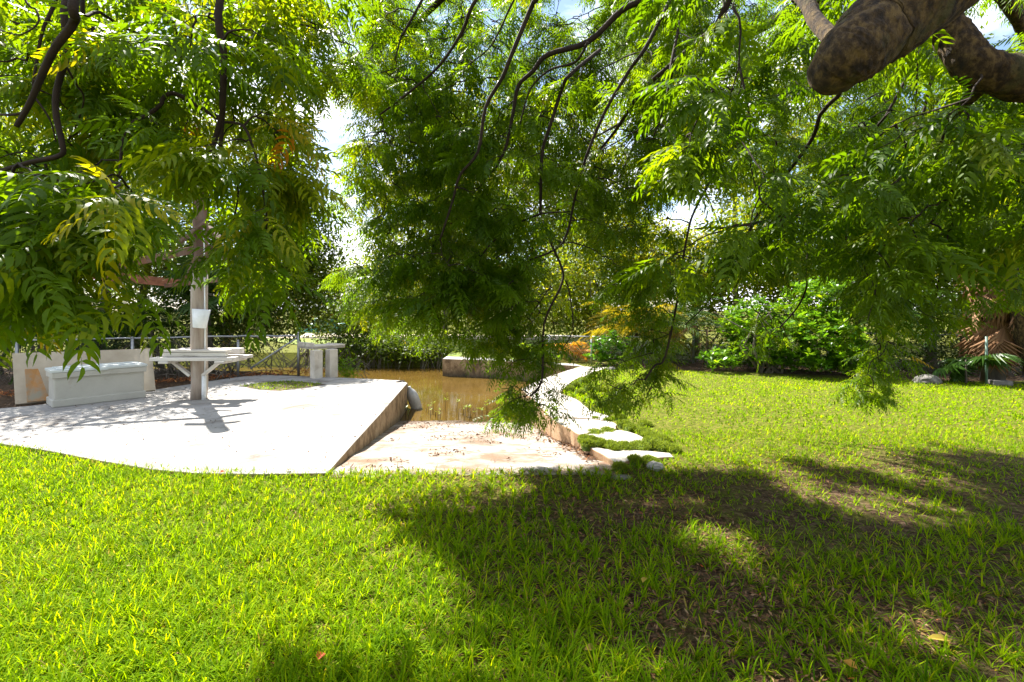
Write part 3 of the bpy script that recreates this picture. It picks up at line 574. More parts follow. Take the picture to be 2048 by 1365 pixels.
# far high branches so foliage has depth
for a_ in [((2.4, 6.2, 5.3), (2.0, 7.2, 4.4), (1.7, 7.8, 3.6)), ((3.2, 7, 5.4), (2.4, 8.0, 5.0), (1.2, 8.4, 4.4)), ((6.6, 6, 4.2), (6.4, 6.8, 3.2), (6.0, 7.0, 2.3)), ((3.4, 6, 5.3), (4.4, 7, 4.6), (4.9, 7.4, 3.6)), ((-.4, 4.8, 4.9), (-1.4, 6, 4.8), (-1.7, 6.6, 4.2))]:
    limb(a_, .04, .015, n=6, mat='twig', name='branch')

# --- sprays
SP = []                                    # (base point, outward yaw, size)
def try_spray(px, py, y, force=False, s=1.0):
    p = D(px, py, y)
    if p.z < .35 and not force: return False
    if not force and any(shadow_lit(p + Vector(q)) for q in ((0, 0, 0), (.3, 0, -.15), (-.3, 0, -.15), (0, .35, -.1), (0, -.3, -.15))) and random.random() < (.996 if px < 1250 else .985): return False
    SP.append((p, s)); return True
def depth_range(px, py):
    if px < 560: return 2.3, 3.4
    if px < 700: return 2.9, 5.2
    f = max(0, (620 - py) / 620)
    if px < 1350: return 4.0, 5.3 + 1.6 * f
    return 2.6 if px < 1750 else 2.3, 5.6 + 2.0 * f
random.seed(21)
def fill(n, x0, x1, y0, y1, lo=None, hi=None, s=1.0):
    c = t_ = 0
    while c < n and t_ < n * 30:
        t_ += 1; px = random.uniform(x0, x1); py = random.uniform(y0, y1)
        dr = depth_range(px, py); y = random.uniform(lo or dr[0], hi or dr[1])
        if any(((px - a) / (c_ + 20)) ** 2 + ((py + .13 * F / y * s - b) / (d + 26)) ** 2 < 1 for a, b, c_, d in holes): continue
        if py > np.interp(px, lx, ly) - 6 - .20 * F / y * s: continue
        if try_spray(px, py, y, s=s): c += 1
fill(108, -80, 640, -80, 620)
fill(75, -80, 620, -60, 330, 2.8, 4.6)
fill(22, -80, 230, 330, 690, 1.7, 2.2)
fill(34, 540, 730, -60, 150, 2.9, 4.6)
fill(260, 690, 1400, -80, 700)
fill(170, 700, 1350, 150, 700, 4.0, 5.0)
fill(700, 690, 1400, -80, 480, 5.0, 9.0, 1.1)
fill(150, 690, 1400, 100, 600, 4.2, 5.6)
fill(40, 700, 980, 480, 700, 4.2, 5.0)
fill(300, 1350, 2140, -80, 600)
fill(60, 1700, 2140, 250, 640, 2.4, 4.0, .8)
fill(540, 1350, 2140, -80, 520, 5.0, 9.0, 1.1)
fill(110, 1350, 2140, 50, 600, 3.6, 6.0)
fill(45, 1300, 1800, 400, 600, 3.8, 5.6)
# hanging tips named in the photograph
for px, py, y, k, sx_, sy_ in [(1075, 700, 4.75, 6, 34, 60), (1035, 790, 4.75, 6, 50, 26), (1085, 790, 4.7, 3, 26, 26), (1250, 745, 4.8, 8, 70, 45), (1320, 700, 4.8, 3, 20, 40), (1310, 690, 4.8, 5, 30, 40), (1735, 760, 5.2, 6, 35, 25), (1800, 710, 5.2, 6, 50, 30), (1520, 690, 5.0, 7, 35, 25), (1560, 650, 5.0, 6, 40, 25),
                            (720, 560, 4.5, 10, 55, 25), (760, 620, 4.6, 9, 45, 30), (860, 650, 4.6, 9, 60, 30), (960, 620, 4.7, 9, 60, 50), (1000, 680, 4.7, 5, 35, 40), (700, 440, 4.6, 5, 30, 30),
                            (470, 545, 2.9, 5, 45, 20), (110, 470, 2.0, 6, 50, 40), (30, 520, 1.95, 6, 50, 30), (530, 480, 2.55, 6, 30, 50), (560, 370, 2.6, 6, 30, 60), (1025, 700, 4.7, 9, 45, 40), (1045, 830, 4.7, 13, 40, 20), (1082, 760, 4.7, 9, 22, 40), (1245, 795, 4.75, 13, 48, 26), (1315, 740, 4.75, 9, 28, 40), (1290, 660, 4.8, 6, 50, 40), (1735, 795, 5.15, 9, 34, 16), (1780, 740, 5.15, 7, 40, 30), (1520, 650, 5.1, 6, 50, 30)]:
    for _ in range(k): try_spray(random.gauss(px, sx_ * .6), random.gauss(py - 18, sy_ * .6), y + random.uniform(-.25, .25), True, .9)

# twig network: every spray is tied to the nearest wood
NP = np.array([n[0][:] for n in NODES]); nodes_list = [n[0] for n in NODES]
order = sorted(range(len(SP)), key=lambda i: float(np.min(np.linalg.norm(NP - np.array(SP[i][0][:]), axis=1))))
tw = MB(); leaves = []                      # leaves: pos, yaw, pitch, roll, scale, tint
allp = [np.array(p[:]) for p in nodes_list]; A = np.array(allp)
for i in order:
    p, s = SP[i]; pa = np.array(p[:]); d = np.linalg.norm((A - pa) * np.array([1, 1, 1.0]), axis=1) + np.maximum(0, pa[2] - A[:, 2]) * .8
    j = int(np.argmin(d)); q = Vector(A[j]); L0 = (p - q).length
    dirn = (p - q); h = Vector((dirn.x, dirn.y, 0))
    if L0 > .12:
        mid = q.lerp(p, .5) + Vector((random.uniform(-.08, .08), random.uniform(-.08, .08), .12 * min(1, L0) + random.uniform(-.03, .05)))
        pts = [q * (1 - t) ** 2 + mid * 2 * t * (1 - t) + p * t * t + Vector((random.uniform(-1, 1), random.uniform(-1, 1), random.uniform(-1, 1))) * .012 * (0 < t < 1) for t in (0, .2, .4, .6, .8, 1)]
        r0 = .0055 + .005 * min(2, L0); tw.tube([a_ - NO for a_ in pts], lin(r0, .003, 6), 4, False)
        A = np.vstack([A, [pts[3][:]], [pts[4][:]]])
    yaw0 = math.atan2(h.y, h.x) if h.length > .05 else random.uniform(0, 6.3)
    tip = p + Vector((math.cos(yaw0), math.sin(yaw0), -.45)).normalized() * .16 * s
    tw.tube([p - NO, tip - NO], [.003, .0015], 3, False)
    A = np.vstack([A, [p[:]]])
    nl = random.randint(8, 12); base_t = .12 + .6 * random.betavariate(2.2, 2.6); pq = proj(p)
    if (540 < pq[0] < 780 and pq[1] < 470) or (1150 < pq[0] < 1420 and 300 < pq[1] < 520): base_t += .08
    base_t += .07 if pq[0] < 640 else (-.05 if pq[0] > 780 else 0)  # left sprays tinted brighter, a sunlit look painted into their colour; right ones darker
    for k in range(nl):
        t = k / nl; lp = p.lerp(tip, t)
        yw_ = yaw0 + (k * 2.4) + random.uniform(-.4, .4)
        if random.random() < .35: yw_ = yaw0 + random.gauss(0, .7)
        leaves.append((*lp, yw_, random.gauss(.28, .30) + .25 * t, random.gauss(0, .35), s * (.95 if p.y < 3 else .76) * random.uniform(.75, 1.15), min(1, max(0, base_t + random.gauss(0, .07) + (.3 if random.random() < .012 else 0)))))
tag(tw.build('twigs', M['twig'], neem), kind='stuff')
# --- compound leaf templates
def compound(seed, pairs=7, ln=.30, segs=3):
    r = random.Random(seed); vs = []; tri = []; quad = []
    def rach(t): return Vector((ln * t, .0 + .012 * math.sin(t * 3 + seed), -.01 * t - .10 * t * t * ln * 2.2))
    # rachis
    ns = 4 if segs == 3 else 2
    for i in range(ns + 1):
        c = rach(i / ns); wv = .0015 * (1 - .5 * i / ns); vs += [c + Vector((0, -wv, 0)), c + Vector((0, wv, -.0005))]
    for i in range(ns): quad.append((i * 2, i * 2 + 1, i * 2 + 3, i * 2 + 2))
    def leaflet(base, ang, L_, side, dr):
        b0 = len(vs); prof = {3: [(0, 0), (.16, .8), (.42, 1.0), (.75, .62), (1, 0)], 2: [(0, 0), (.22, .95), (.62, .85), (1, 0)], 1: [(0, 0), (.42, 1), (1, 0)]}[segs]
        bend = math.radians(r.uniform(45, 85)); pt = Vector((0, 0, 0)); tp_ = 0
        for k, (t, w_) in enumerate(prof):
            am = ang - bend * (t + tp_) / 2; pt = pt + Vector((math.cos(am), side * math.sin(am), -dr * (t + tp_))) * (t - tp_) * L_; tp_ = t
            al = ang - bend * t; nx_, ny_ = -side * math.sin(al), math.cos(al); wd_ = .125 * L_ * w_
            if w_ == 0: vs.append(base + pt)
            else:
                vs.append(base + pt + Vector((nx_ * wd_, ny_ * wd_, .3 * wd_))); vs.append(base + pt + Vector((-nx_ * wd_, -ny_ * wd_, -.1 * wd_)))
        m = len(prof) - 2
        tri.append((b0, b0 + 2, b0 + 1))
        for k in range(m - 1): a1 = b0 + 1 + 2 * k; quad.append((a1, a1 + 1, a1 + 3, a1 + 2))
        a1 = b0 + 1 + 2 * (m - 1); tri.append((a1, a1 + 1, a1 + 2))
    for i in range(pairs):
        t = .22 + .72 * i / (pairs - 1)
        for side in (-1, 1):
            Lf = .068 * (.75 + .5 * math.sin(math.pi * (.2 + .65 * t))) * r.uniform(.88, 1.1)
            leaflet(rach(min(1, t + r.uniform(-.02, .02))), math.radians(r.uniform(88, 108) - 30 * t), Lf, side, r.uniform(.25, .8))
    leaflet(rach(1), .1, .055, 1, .4)
    return np.array([v[:] for v in vs]), [np.array(tri), np.array(quad)]
TM = [compound(s) for s in range(5)]; TN = [compound(s + 40, 7, .30, 2) for s in range(4)]; TF = [compound(s + 20, 6, .30, 1) for s in range(3)]
LV = np.array(leaves)
# natural windows in the crown: leaves thinned where the photograph lets the garden show through
ex = LV[:, 0] + np.cos(LV[:, 3]) * .12; ey = LV[:, 1] + np.sin(LV[:, 3]) * .12; ez = LV[:, 2] - .06; wx_ = CX + F * ex / ey; wy_ = HY + F * (H - ez) / ey; kp = np.ones(len(LV), bool)
for a_, b_w, c_w, d_w, pr in [(400, 440, 48, 52, .93), (265, 557, 110, 30, .93), (662, 285, 30, 70, .95), (1240, 650, 60, 45, .5), (1590, 660, 150, 75, .6), (1140, 690, 40, 35, .7), (930, 740, 60, 25, .9), (1410, 690, 60, 60, .7), (1880, 720, 120, 45, .7), (1160, 770, 24, 40, .8)]:
    kp &= ~((((wx_ - a_) / c_w) ** 2 + ((wy_ - b_w) / d_w) ** 2 < 1) & (rng.random(len(LV)) < pr))
LV = LV[kp]; RR = rot_np(LV[:, 3], LV[:, 4], LV[:, 5])
pxy = np.stack([CX + F * LV[:, 0] / LV[:, 1], HY + F * (H - LV[:, 2]) / LV[:, 1]], 1)
inf = (pxy[:, 0] > 10) & (pxy[:, 0] < 2038) & (pxy[:, 1] > 10); order = np.argsort(np.where(inf, LV[:, 1] / LV[:, 6], 99)); near = set(order[:300].tolist())
pm_ = [[np_mesh('leaf', tv, tf, M['neem'], np.full(sum(len(f) for f in tf), tt)) for tv, tf in TM] for tt in (.15, .35, .5, .65, .85)]
for i in order[:300]:
    q = LV[i]; me = pm_[min(4, max(0, int((q[7] - .1) * 6)))][i % 5]; o = link('leaf', me, neem)
    m4 = Matrix(RR[i].tolist()).to_4x4(); m4.translation = Vector(q[:3]) - NO; o.matrix_local = m4 @ Matrix.Scale(q[6], 4)
rest = np.array([i for i in range(len(LV)) if i not in near]); far = LV[rest, 1] > 4.3; mid = (LV[rest, 1] > 3.3) & ~far
VV, FT, FQ, TT1, TT2, off = [], [], [], [], [], 0
for tmpl, sel in ((TM, rest[~far & ~mid]), (TN, rest[mid]), (TF, rest[far])):
    for k, (tv, tf) in enumerate(tmpl):
        ii = sel[k::len(tmpl)]; n_ = len(ii)
        V_ = np.einsum('nij,kj->nki', RR[ii], tv) * LV[ii, 6][:, None, None] + (LV[ii, :3] - np.array(NO[:]))[:, None, :]
        o_ = off + (np.arange(n_) * len(tv))[:, None, None]; VV.append(V_.reshape(-1, 3)); FT.append((tf[0][None] + o_).reshape(-1, 3)); FQ.append((tf[1][None] + o_).reshape(-1, 4))
        TT1.append(np.repeat(LV[ii, 7], len(tf[0]))); TT2.append(np.repeat(LV[ii, 7], len(tf[1]))); off += n_ * len(tv)
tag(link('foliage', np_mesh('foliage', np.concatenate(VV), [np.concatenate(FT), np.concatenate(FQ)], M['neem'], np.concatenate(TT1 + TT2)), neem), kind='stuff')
print('neem sprays', len(SP), 'leaves', len(LV))

# ================================================================== BACKGROUND PLANTS
LT = np.array([(0, 0, 0), (.5, .22, .05), (.5, -.22, .05), (1, 0, -.06)]); LTF = [np.array([(0, 2, 3, 1)])]
OB = np.array([(0, 0, 0), (.45, .14, .06), (.45, -.14, .06), (.85, .2, .03), (.85, -.2, .03), (1, 0, -.03)]); OBF = [np.array([(0, 2, 1), (3, 4, 5)]), np.array([(1, 2, 4, 3)])]
def crown(blobs, n, size, mat, par, tint=(.5, .2), shell=.55, droop=.2, tmpl=(LT, LTF), name='crown', clump=14, zmin=.05):
    """leaves gathered in clumps over ellipsoid blobs (cx,cy,cz,rx,ry,rz)"""
    wts = np.array([b[3] * b[5] + b[4] * b[5] for b in blobs]); wts = wts / wts.sum(); nc = max(4, n // clump)
    bi = rng.choice(len(blobs), nc, p=wts); B = np.array(blobs)[bi]
    d = rng.normal(size=(nc, 3)); d /= np.linalg.norm(d, axis=1)[:, None]; r = shell + (1 - shell) * rng.random(nc) ** .6
    r *= 1 + .22 * (rng.random(nc) - .35)
    C = B[:, :3] + d * B[:, 3:6] * r[:, None]; ct = rng.normal(tint[0], tint[1], nc)
    rep = rng.poisson(clump, nc); ci = np.repeat(np.arange(nc), rep); m = len(ci)
    Pn = C[ci] + rng.normal(size=(m, 3)) * size * np.array([2.0, 2.0, 1.6])
    keep = Pn[:, 2] > zmin; Pn = Pn[keep]; ci = ci[keep]; m = len(ci)
    R = rot_np(rng.random(m) * 6.28, rng.normal(droop, .6, m), rng.normal(0, .6, m)); S = size * rng.uniform(.7, 1.3, m)
    return tag(stamp(tmpl[0], tmpl[1], Pn - np.array(par.location[:]), R, S, np.clip(ct[ci] + rng.normal(0, .1, m), 0, 1), name, M[mat], False, par), kind='stuff')
def treeobj(name, base, label, cat, stems, blobs, n, size, mat, trunkr=.12, group=None, barkm='trunk', **k):
    if n > 10000: n = int(n * 1.0); size *= 1.32
    t = empty(name, base, label=label, cat=cat, group=group)
    for top, r in stems:
        a_ = Vector(base); b_ = Vector(top); pts = [a_.lerp(b_, q) + Vector((math.sin(q * 5 + r * 90) * .12, math.cos(q * 4 + r * 70) * .1, 0)) * (q > 0) - a_ for q in (0, .2, .4, .6, .8, 1)]
        MB().tube(pts, lin(r, r * .35, 6), 8, jit=.05).build('trunk', M[barkm], t)
    for bl in blobs[:10]:
        s0 = Vector(base).lerp(Vector(stems[0][0]), random.uniform(.3, .8)); e = Vector(bl[:3]); mid = s0.lerp(e, .5) + Vector((0, 0, .2))
        MB().tube([s0 - Vector(base), mid - Vector(base), e - Vector(base)], [trunkr * .4, trunkr * .28, .02], 6).build('limb', M[barkm], t)
    crown(blobs, n, size, mat, t, **k); return t
def B_(px, py, y, rx, rz, ry=None): p = D(px, py, y); return (p.x, p.y, p.z, rx * y / F, (ry or rx) * y / F, rz * y / F)
# mangroves on the left bank (each its own tree)
treeobj('mangrove_tree', (-8.3, 14.0, 0), 'tall green mangrove rising behind the metal gate frame left of the canal', 'tree', [((-7.8, 14.2, 5.5), .13), ((-9.2, 14.6, 4), .09)],
        [B_(560, 380, 14.5, 90, 130), B_(600, 470, 14, 70, 100), B_(500, 520, 13.5, 110, 110), B_(580, 590, 13.5, 90, 80), B_(630, 560, 14.5, 60, 90), B_(540, 260, 15, 60, 60), B_(470, 640, 12.8, 80, 50)], 30000, .10, 'mangrove', tint=(.5, .2), shell=.35)
treeobj('mangrove_tree', (-10.6, 13.6, 0), 'bushy mangrove behind the timber post, between fence and canal', 'tree', [((-10.2, 13.8, 5.5), .13)],
        [B_(330, 400, 14, 120, 120), B_(420, 300, 15, 110, 90), B_(300, 250, 15, 110, 80), B_(360, 520, 13, 110, 90), B_(250, 500, 13, 100, 100)], 20000, .10, 'yellowleaf', tint=(.4, .22), shell=.35)
treeobj('mangrove_tree', (-14.2, 13.0, 0), 'dense tree at the far left behind the deck box', 'tree', [((-13.8, 13.2, 6), .16)],
        [B_(100, 300, 14, 150, 130), B_(60, 150, 15, 170, 90), B_(160, 470, 13, 120, 110), B_(20, 500, 13, 120, 110), B_(250, 120, 15.5, 130, 80)], 16000, .095, 'yellowleaf', tint=(.45, .22))
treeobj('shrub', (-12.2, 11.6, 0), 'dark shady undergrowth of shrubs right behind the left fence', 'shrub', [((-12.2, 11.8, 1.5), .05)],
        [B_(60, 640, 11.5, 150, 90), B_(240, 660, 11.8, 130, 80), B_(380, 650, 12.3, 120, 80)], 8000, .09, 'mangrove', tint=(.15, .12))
treeobj('shrub', (-7.0, 12.1, 0), 'thin brown twiggy bush seen through the empty gate frame', 'shrub', [((-6.9, 12.2, 1.0), .03), ((-6.4, 12.3, 1.2), .02), ((-7.6, 12.2, 1.2), .02)],
        [B_(500, 670, 12.6, 60, 40), B_(560, 640, 12.9, 60, 40)], 2200, .08, 'mangrove', tint=(.4, .3), trunkr=.05)
treeobj('shrub', (-3.55, 12.0, -.45), 'small bright green mangrove bush in the water beside the concrete bench', 'shrub', [((-3.5, 12.0, .3), .015), ((-3.75, 12.0, .3), .012)],
        [B_(690, 733, 12.0, 22, 24), B_(672, 742, 12.0, 20, 16), B_(700, 740, 12, 12, 12)], 700, .075, 'broad', tint=(.75, .15), trunkr=.02, tmpl=(OB, OBF), zmin=-.45, shell=.2)
treeobj('broadleaf_tree', (-10.2, 11.9, 0), 'spreading tree behind the fence whose crown shades the deck box', 'tree', [((-9.8, 11.7, 4.6), .14), ((-11.2, 11.9, 4.0), .09)],
        [(-8.4, 10.2, 4.5, 1.5, 1.2, .9), (-10.8, 10.3, 4.4, 1.7, 1.2, 1.0), (-8.3, 11.0, 3.6, 1.1, .9, .8), (-10.2, 10.4, 3.5, 1.4, .8, .7), (-12.5, 11, 3.4, 1.3, 1, .9), (-9.6, 10.4, 5.6, 2.0, 1.3, .8)], 15000, .085, 'yellowleaf', tint=(.4, .2), shell=.3)
# far bank mangrove fringe
for i, (px, py, y, rx, rz, lab, tn) in enumerate([(745, 690, 18.0, 60, 26, 'low mangrove fringe above the dark canal bank right of the concrete bench', .35), (835, 695, 17.6, 60, 24, 'low bushes on the canal bank left of the dock wall', .45),
                                             (690, 640, 18.6, 50, 50, 'taller mangrove clump at the canal bend behind the concrete bench', .4), (760, 600, 20, 70, 40, 'loose tree crown beyond the canal, left of the canopy', .55)]):
    b0 = D(px, 735, y); b0.z = -.3
    treeobj('mangrove_bush', b0, lab, 'bush', [(D(px + 6, py, y), .06), (D(px - 25, py + 5, y), .04), (D(px + 30, py + 5, y), .04)], [B_(px, py, y, rx, rz), B_(px - 35, py + 12, y, rx * .6, rz * .8), B_(px + 35, py + 10, y, rx * .6, rz * .8)], 7000, .11, 'mangrove', tint=(tn, .2), trunkr=.05, zmin=-.3)
# prop roots under the far fringe
rt = MB()
for i in range(150):
    px = random.uniform(600, 885); p = D(px, random.uniform(692, 715), random.uniform(17.2, 18.0)); q = Vector((p.x + random.uniform(-.4, .4), p.y - random.uniform(0, .6), -.55))
    rt.tube([p, p.lerp(q, .5) + Vector((random.uniform(-.15, .15), 0, .12)), q], [.022, .018, .012], 4, False)
tag(rt.build('mangrove_roots', M['trunk']), 'tangle of dark mangrove roots along the far canal bank', 'roots', kind='stuff')
# far tree line beyond the canal
for i, (x, y, h, r) in enumerate([(-26, 52, 9, 6), (-17, 56, 8, 5.5), (-9, 58, 7.5, 5), (-2, 60, 8, 5), (6, 58, 9, 6), (15, 56, 9, 6), (-38, 50, 10, 7)]):
    lab = ['hazy distant tree beyond the canal seen through the gap left of centre', 'pale far tree under the patch of white sky', 'low distant tree above the sandy strip', 'distant tree hidden behind the hanging centre foliage', 'far broad tree beyond the right lawn shrubs', 'far tree in line with the lawn hedge', 'large distant tree at the left edge behind the mangroves'][i]
    treeobj('distant_tree', (x, y, 0), lab, 'tree', [((x, y, h * .7), .3)], [(x, y, h * .62, r, r, h * .36), (x - r * .6, y, h * .45, r * .6, r * .6, h * .3), (x + r * .6, y, h * .5, r * .6, r * .6, h * .3)], 6000, .36, 'mangrove', tint=(.6, .2), trunkr=.2)
o = MB(); o.box((-10.5, 27, .55), (2.6, 1.0, .5)); o.box((-10.3, 27, .95), (1.2, .8, .3)); tag(o.build('covered_boat', M['teal'], bevel=.1), 'teal covered shape parked beyond the canal behind the mangrove twigs', 'boat')

# right-hand tree belt
belt = [((-3.5, 25, 0), [B_(880, 330, 24, 110, 150), B_(820, 430, 24, 70, 80), B_(970, 300, 25, 100, 120), B_(930, 450, 24, 100, 90)], 'yellowleaf', 'tall bright tree far behind the middle of the canopy', .55, .19),
        ((4.0, 25.5, 0), [B_(1130, 300, 25, 120, 130), B_(1210, 390, 24, 90, 90), B_(1080, 420, 24, 90, 90)], 'yellowleaf', 'tall bright tree far behind the diagonal branches', .5, .19),
        ((11.5, 25, 0), [B_(1450, 250, 25, 150, 130), B_(1530, 360, 24, 120, 100), B_(1390, 330, 25, 60, 60)], 'yellowleaf', 'tall bright tree far behind, left of the great limb stub', .5, .19),
        ((18.5, 24.5, 0), [B_(1760, 230, 25, 160, 150), B_(1800, 370, 24, 130, 110)], 'mangrove', 'tall tree far behind, under the great limb', .5, .19),
        ((24.5, 23.5, 0), [B_(2010, 300, 23.5, 120, 150), B_(2060, 420, 23, 120, 120)], 'mangrove', 'tall tree far behind at the right picture edge', .4, .19),
        ((-4.6, 29, 0), [B_(860, 480, 28, 110, 160), B_(800, 580, 27, 80, 90), B_(930, 540, 28, 90, 120)], 'yellowleaf', 'tree on the lawn beyond the dock wall behind the hanging foliage', .5, .2),
        ((1.0, 27, 0), [B_(1030, 460, 27, 110, 170), B_(1090, 570, 26, 80, 90), B_(980, 600, 26, 70, 60)], 'mangrove', 'second tree beyond the dock wall, nearer the path end', .6, .2),
        ((3.2, 18.5, 0), [B_(1190, 560, 17, 90, 110), B_(1120, 600, 17.5, 70, 70), B_(1230, 470, 18, 70, 70)], 'yellowleaf', 'bright leafy tree beyond the fence at the end of the path', .5),
        ((6.6, 17.5, 0), [B_(1360, 560, 16.5, 110, 90), B_(1300, 500, 17.5, 80, 60), B_(1420, 530, 17, 80, 80)], 'yellowleaf', 'sunlit yellow green tree behind the golden palm', .6),
        ((9.6, 16.0, 0), [B_(1560, 470, 16, 120, 120), B_(1500, 560, 15.5, 90, 90), B_(1620, 560, 15.5, 100, 90)], 'yellowleaf', 'tall leafy tree behind the round leaved shrub', .45),
        ((12.6, 14.6, 0), [B_(1780, 420, 15, 140, 140), B_(1720, 560, 14.5, 100, 80), B_(1850, 560, 14, 110, 90)], 'yellowleaf', 'tall tree behind the feather palms right of the lawn', .35),
        ((15.0, 13.6, 0), [B_(2010, 400, 14, 130, 160), B_(1980, 570, 13.5, 110, 90), B_(2080, 560, 13, 110, 100)], 'mangrove', 'dark green tree at the far right edge', .3)]
for b0, bl, mt, lab, tn, *sz in belt:
    treeobj('broadleaf_tree', b0, lab, 'tree', [((b0[0] + .2, b0[1], bl[0][2]), .16)], bl, 12500, sz[0] if sz else .118, mt, tint=(tn, .2), trunkr=.14)
# dark under-hedge
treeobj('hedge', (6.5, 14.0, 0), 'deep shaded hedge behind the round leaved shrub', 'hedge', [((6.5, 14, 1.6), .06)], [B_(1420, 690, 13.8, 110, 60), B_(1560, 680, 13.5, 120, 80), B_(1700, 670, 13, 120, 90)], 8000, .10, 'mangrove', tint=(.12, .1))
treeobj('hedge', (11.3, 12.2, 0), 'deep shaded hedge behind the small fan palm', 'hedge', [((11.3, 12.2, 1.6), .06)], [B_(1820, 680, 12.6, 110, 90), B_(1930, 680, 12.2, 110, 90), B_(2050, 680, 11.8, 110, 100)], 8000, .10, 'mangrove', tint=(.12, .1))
# round leaved shrub
t = empty('round_leaf_shrub', (6.2, 11.7, 0), label='rounded glossy shrub with paddle shaped leaves at the back of the lawn', cat='shrub')
SB = [B_(1620, 690, 11.6, 95, 70), B_(1640, 610, 12.2, 75, 55), B_(1550, 690, 12, 80, 55), B_(1700, 715, 11.3, 45, 35), B_(1440, 725, 12.0, 40, 25), B_(1500, 650, 12.6, 60, 50)]
for k in range(9): MB().tube([(random.uniform(-.3, .3), 0, 0), (random.uniform(-1, .8), random.uniform(-.3, .3), .7), (random.uniform(-1.6, 1.2), random.uniform(-.3, .3), 1.5)], [.035, .025, .012], 6).build('stem', M['trunk'], t)
def rosettes(blobs, n, size, mat, par, tint, k=9):
    w_ = np.array([b[3] * b[5] for b in blobs]); bi = rng.choice(len(blobs), n, p=w_ / w_.sum()); B = np.array(blobs)[bi]
    d = rng.normal(size=(n, 3)); d /= np.linalg.norm(d, axis=1)[:, None]; C = B[:, :3] + d * B[:, 3:6] * (rng.uniform(.6, 1.05, n))[:, None]; ct = rng.normal(tint, .2, n)
    C = C[C[:, 2] > .1]; n = len(C); ci = np.repeat(np.arange(n), k); m = len(ci)
    R = rot_np(np.tile(np.arange(k) * 2.4, n) + np.repeat(rng.random(n) * 6, k), rng.normal(-.35, .4, m), rng.normal(0, .3, m))
    return tag(stamp(OB, OBF, C[ci] - np.array(par.location[:]), R, size * rng.uniform(.7, 1.2, m), np.clip(ct[ci] + rng.normal(0, .08, m), 0, 1), 'foliage', M[mat], False, par), kind='stuff')
rosettes(SB, 1250, .15, 'broad', t, .5)
for b0, bl, lab, tn in [((2.7, 13.4, 0), [B_(1225, 700, 13.3, 45, 34), B_(1200, 722, 13.2, 30, 16)], 'small blue green bush at the end of the path by the fence post', .25), ((1.75, 14.6, 0), [B_(1060, 715, 14.4, 45, 26), B_(1100, 722, 14.2, 30, 18)], 'light green bush growing behind the dock wall', .8)]:
    t = empty('bush', b0, label=lab, cat='bush'); MB().tube([(0, 0, 0), (.05, 0, .5)], [.03, .015], 6).build('stem', M['trunk'], t); rosettes(bl, 170, .13, 'broad', t, tn)
t = empty('wall_plant', P(1103, 850, .02), label='small leafy weed growing over the path edge above the ramp', cat='plant')
for k in range(5): MB().tube([(0, 0, 0), (random.uniform(-.1, .1), random.uniform(-.1, .1), random.uniform(.12, .25))], [.005, .003], 4).build('stem', M['trunk'], t)
rosettes([(t.location.x, t.location.y, .16, .12, .12, .14)], 26, .05, 'broad', t, .8, 6)

# palms
def frond_mesh(name, ln, droop, mat, seed, lw=.028, ll=.36, n=26, tint=.5, hang=.35, up=.5):
    r = random.Random(seed); b = MB()
    def c(t): return Vector((ln * (t - .18 * t * t), 0, ln * (up * t - droop * t * t)))
    b.tube([c(i / 8) for i in range(9)], lin(.014, .003, 9), 4, False, tint)
    for i in range(n):
        t = .18 + .8 * i / n; p = c(t); L_ = ll * math.sin(math.pi * (.15 + .8 * t)) * r.uniform(.85, 1.1)
        for s in (-1, 1):
            d = Vector((.55, s * .85, -hang * r.uniform(.5, 1.4))).normalized(); m_ = p + d * L_ * .5 + Vector((0, 0, .03)); e = p + d * L_ + Vector((0, 0, -hang * L_ * .5))
            wv = Vector((lw / 2, 0, 0)); b.add([p, m_ - wv, m_ + wv, e], [(0, 1, 2), (1, 3, 2)], tint=min(1, max(0, tint + r.gauss(0, .12))))
    return b.mesh(name, M[mat])
def fan_mesh(name, R_, mat, seed, n=26, tint=.5, pet=.7, sweep=5.0):
    r = random.Random(seed); b = MB(); b.tube([(0, 0, 0), (pet * .5, 0, .03), (pet, 0, 0)], [.013, .011, .009], 5, False, tint); c = Vector((pet, 0, 0))
    for i in range(n):
        a_ = -sweep / 2 + sweep * i / (n - 1); L_ = R_ * (1 - .15 * abs(a_) / sweep) * r.uniform(.92, 1.06); w_ = sweep / n * .55
        def q(f, a, z): return c + Vector((math.cos(a) * L_ * f, math.sin(a) * L_ * f, z))
        b.add([c, q(.6, a_ - w_, -.04), q(.6, a_, .0), q(.6, a_ + w_, -.04), q(1, a_, -.16 * r.uniform(.6, 1.6))], [(0, 1, 2), (0, 2, 3), (1, 4, 2), (2, 4, 3)], tint=min(1, max(0, tint + r.gauss(0, .1))))
    return b.mesh(name, M[mat])
def palm(base, label, stems, meshes, nf, sc_=1.0, z0=.3, pitch=(-.9, .3), name='palm', stemr=.04, sm='trunk', yawc=None):
    t = empty(name, base, label=label, cat='palm')
    for i in range(stems):
        top = Vector((random.uniform(-.35, .35) * (stems > 1), random.uniform(-.3, .3) * (stems > 1), z0 * random.uniform(.7, 1.2) if stems > 1 else z0)); a_ = top * .2; a_.z = 0
        MB().tube([a_, a_.lerp(top, .5), top], [stemr * 1.2, stemr, stemr * .8], 8).build('stem', M[sm], t)
        for k in range(nf):
            o = link('frond', random.choice(meshes), t); o.location = top + Vector((0, 0, random.uniform(-.08, .08)))
            o.rotation_euler = (random.gauss(0, .25), random.uniform(*pitch), (yawc + random.gauss(0, .9)) if yawc is not None else (k * 2.4 + random.uniform(-.4, .4))); s = sc_ * random.uniform(.8, 1.15); o.scale = (s, s, s)
    return t
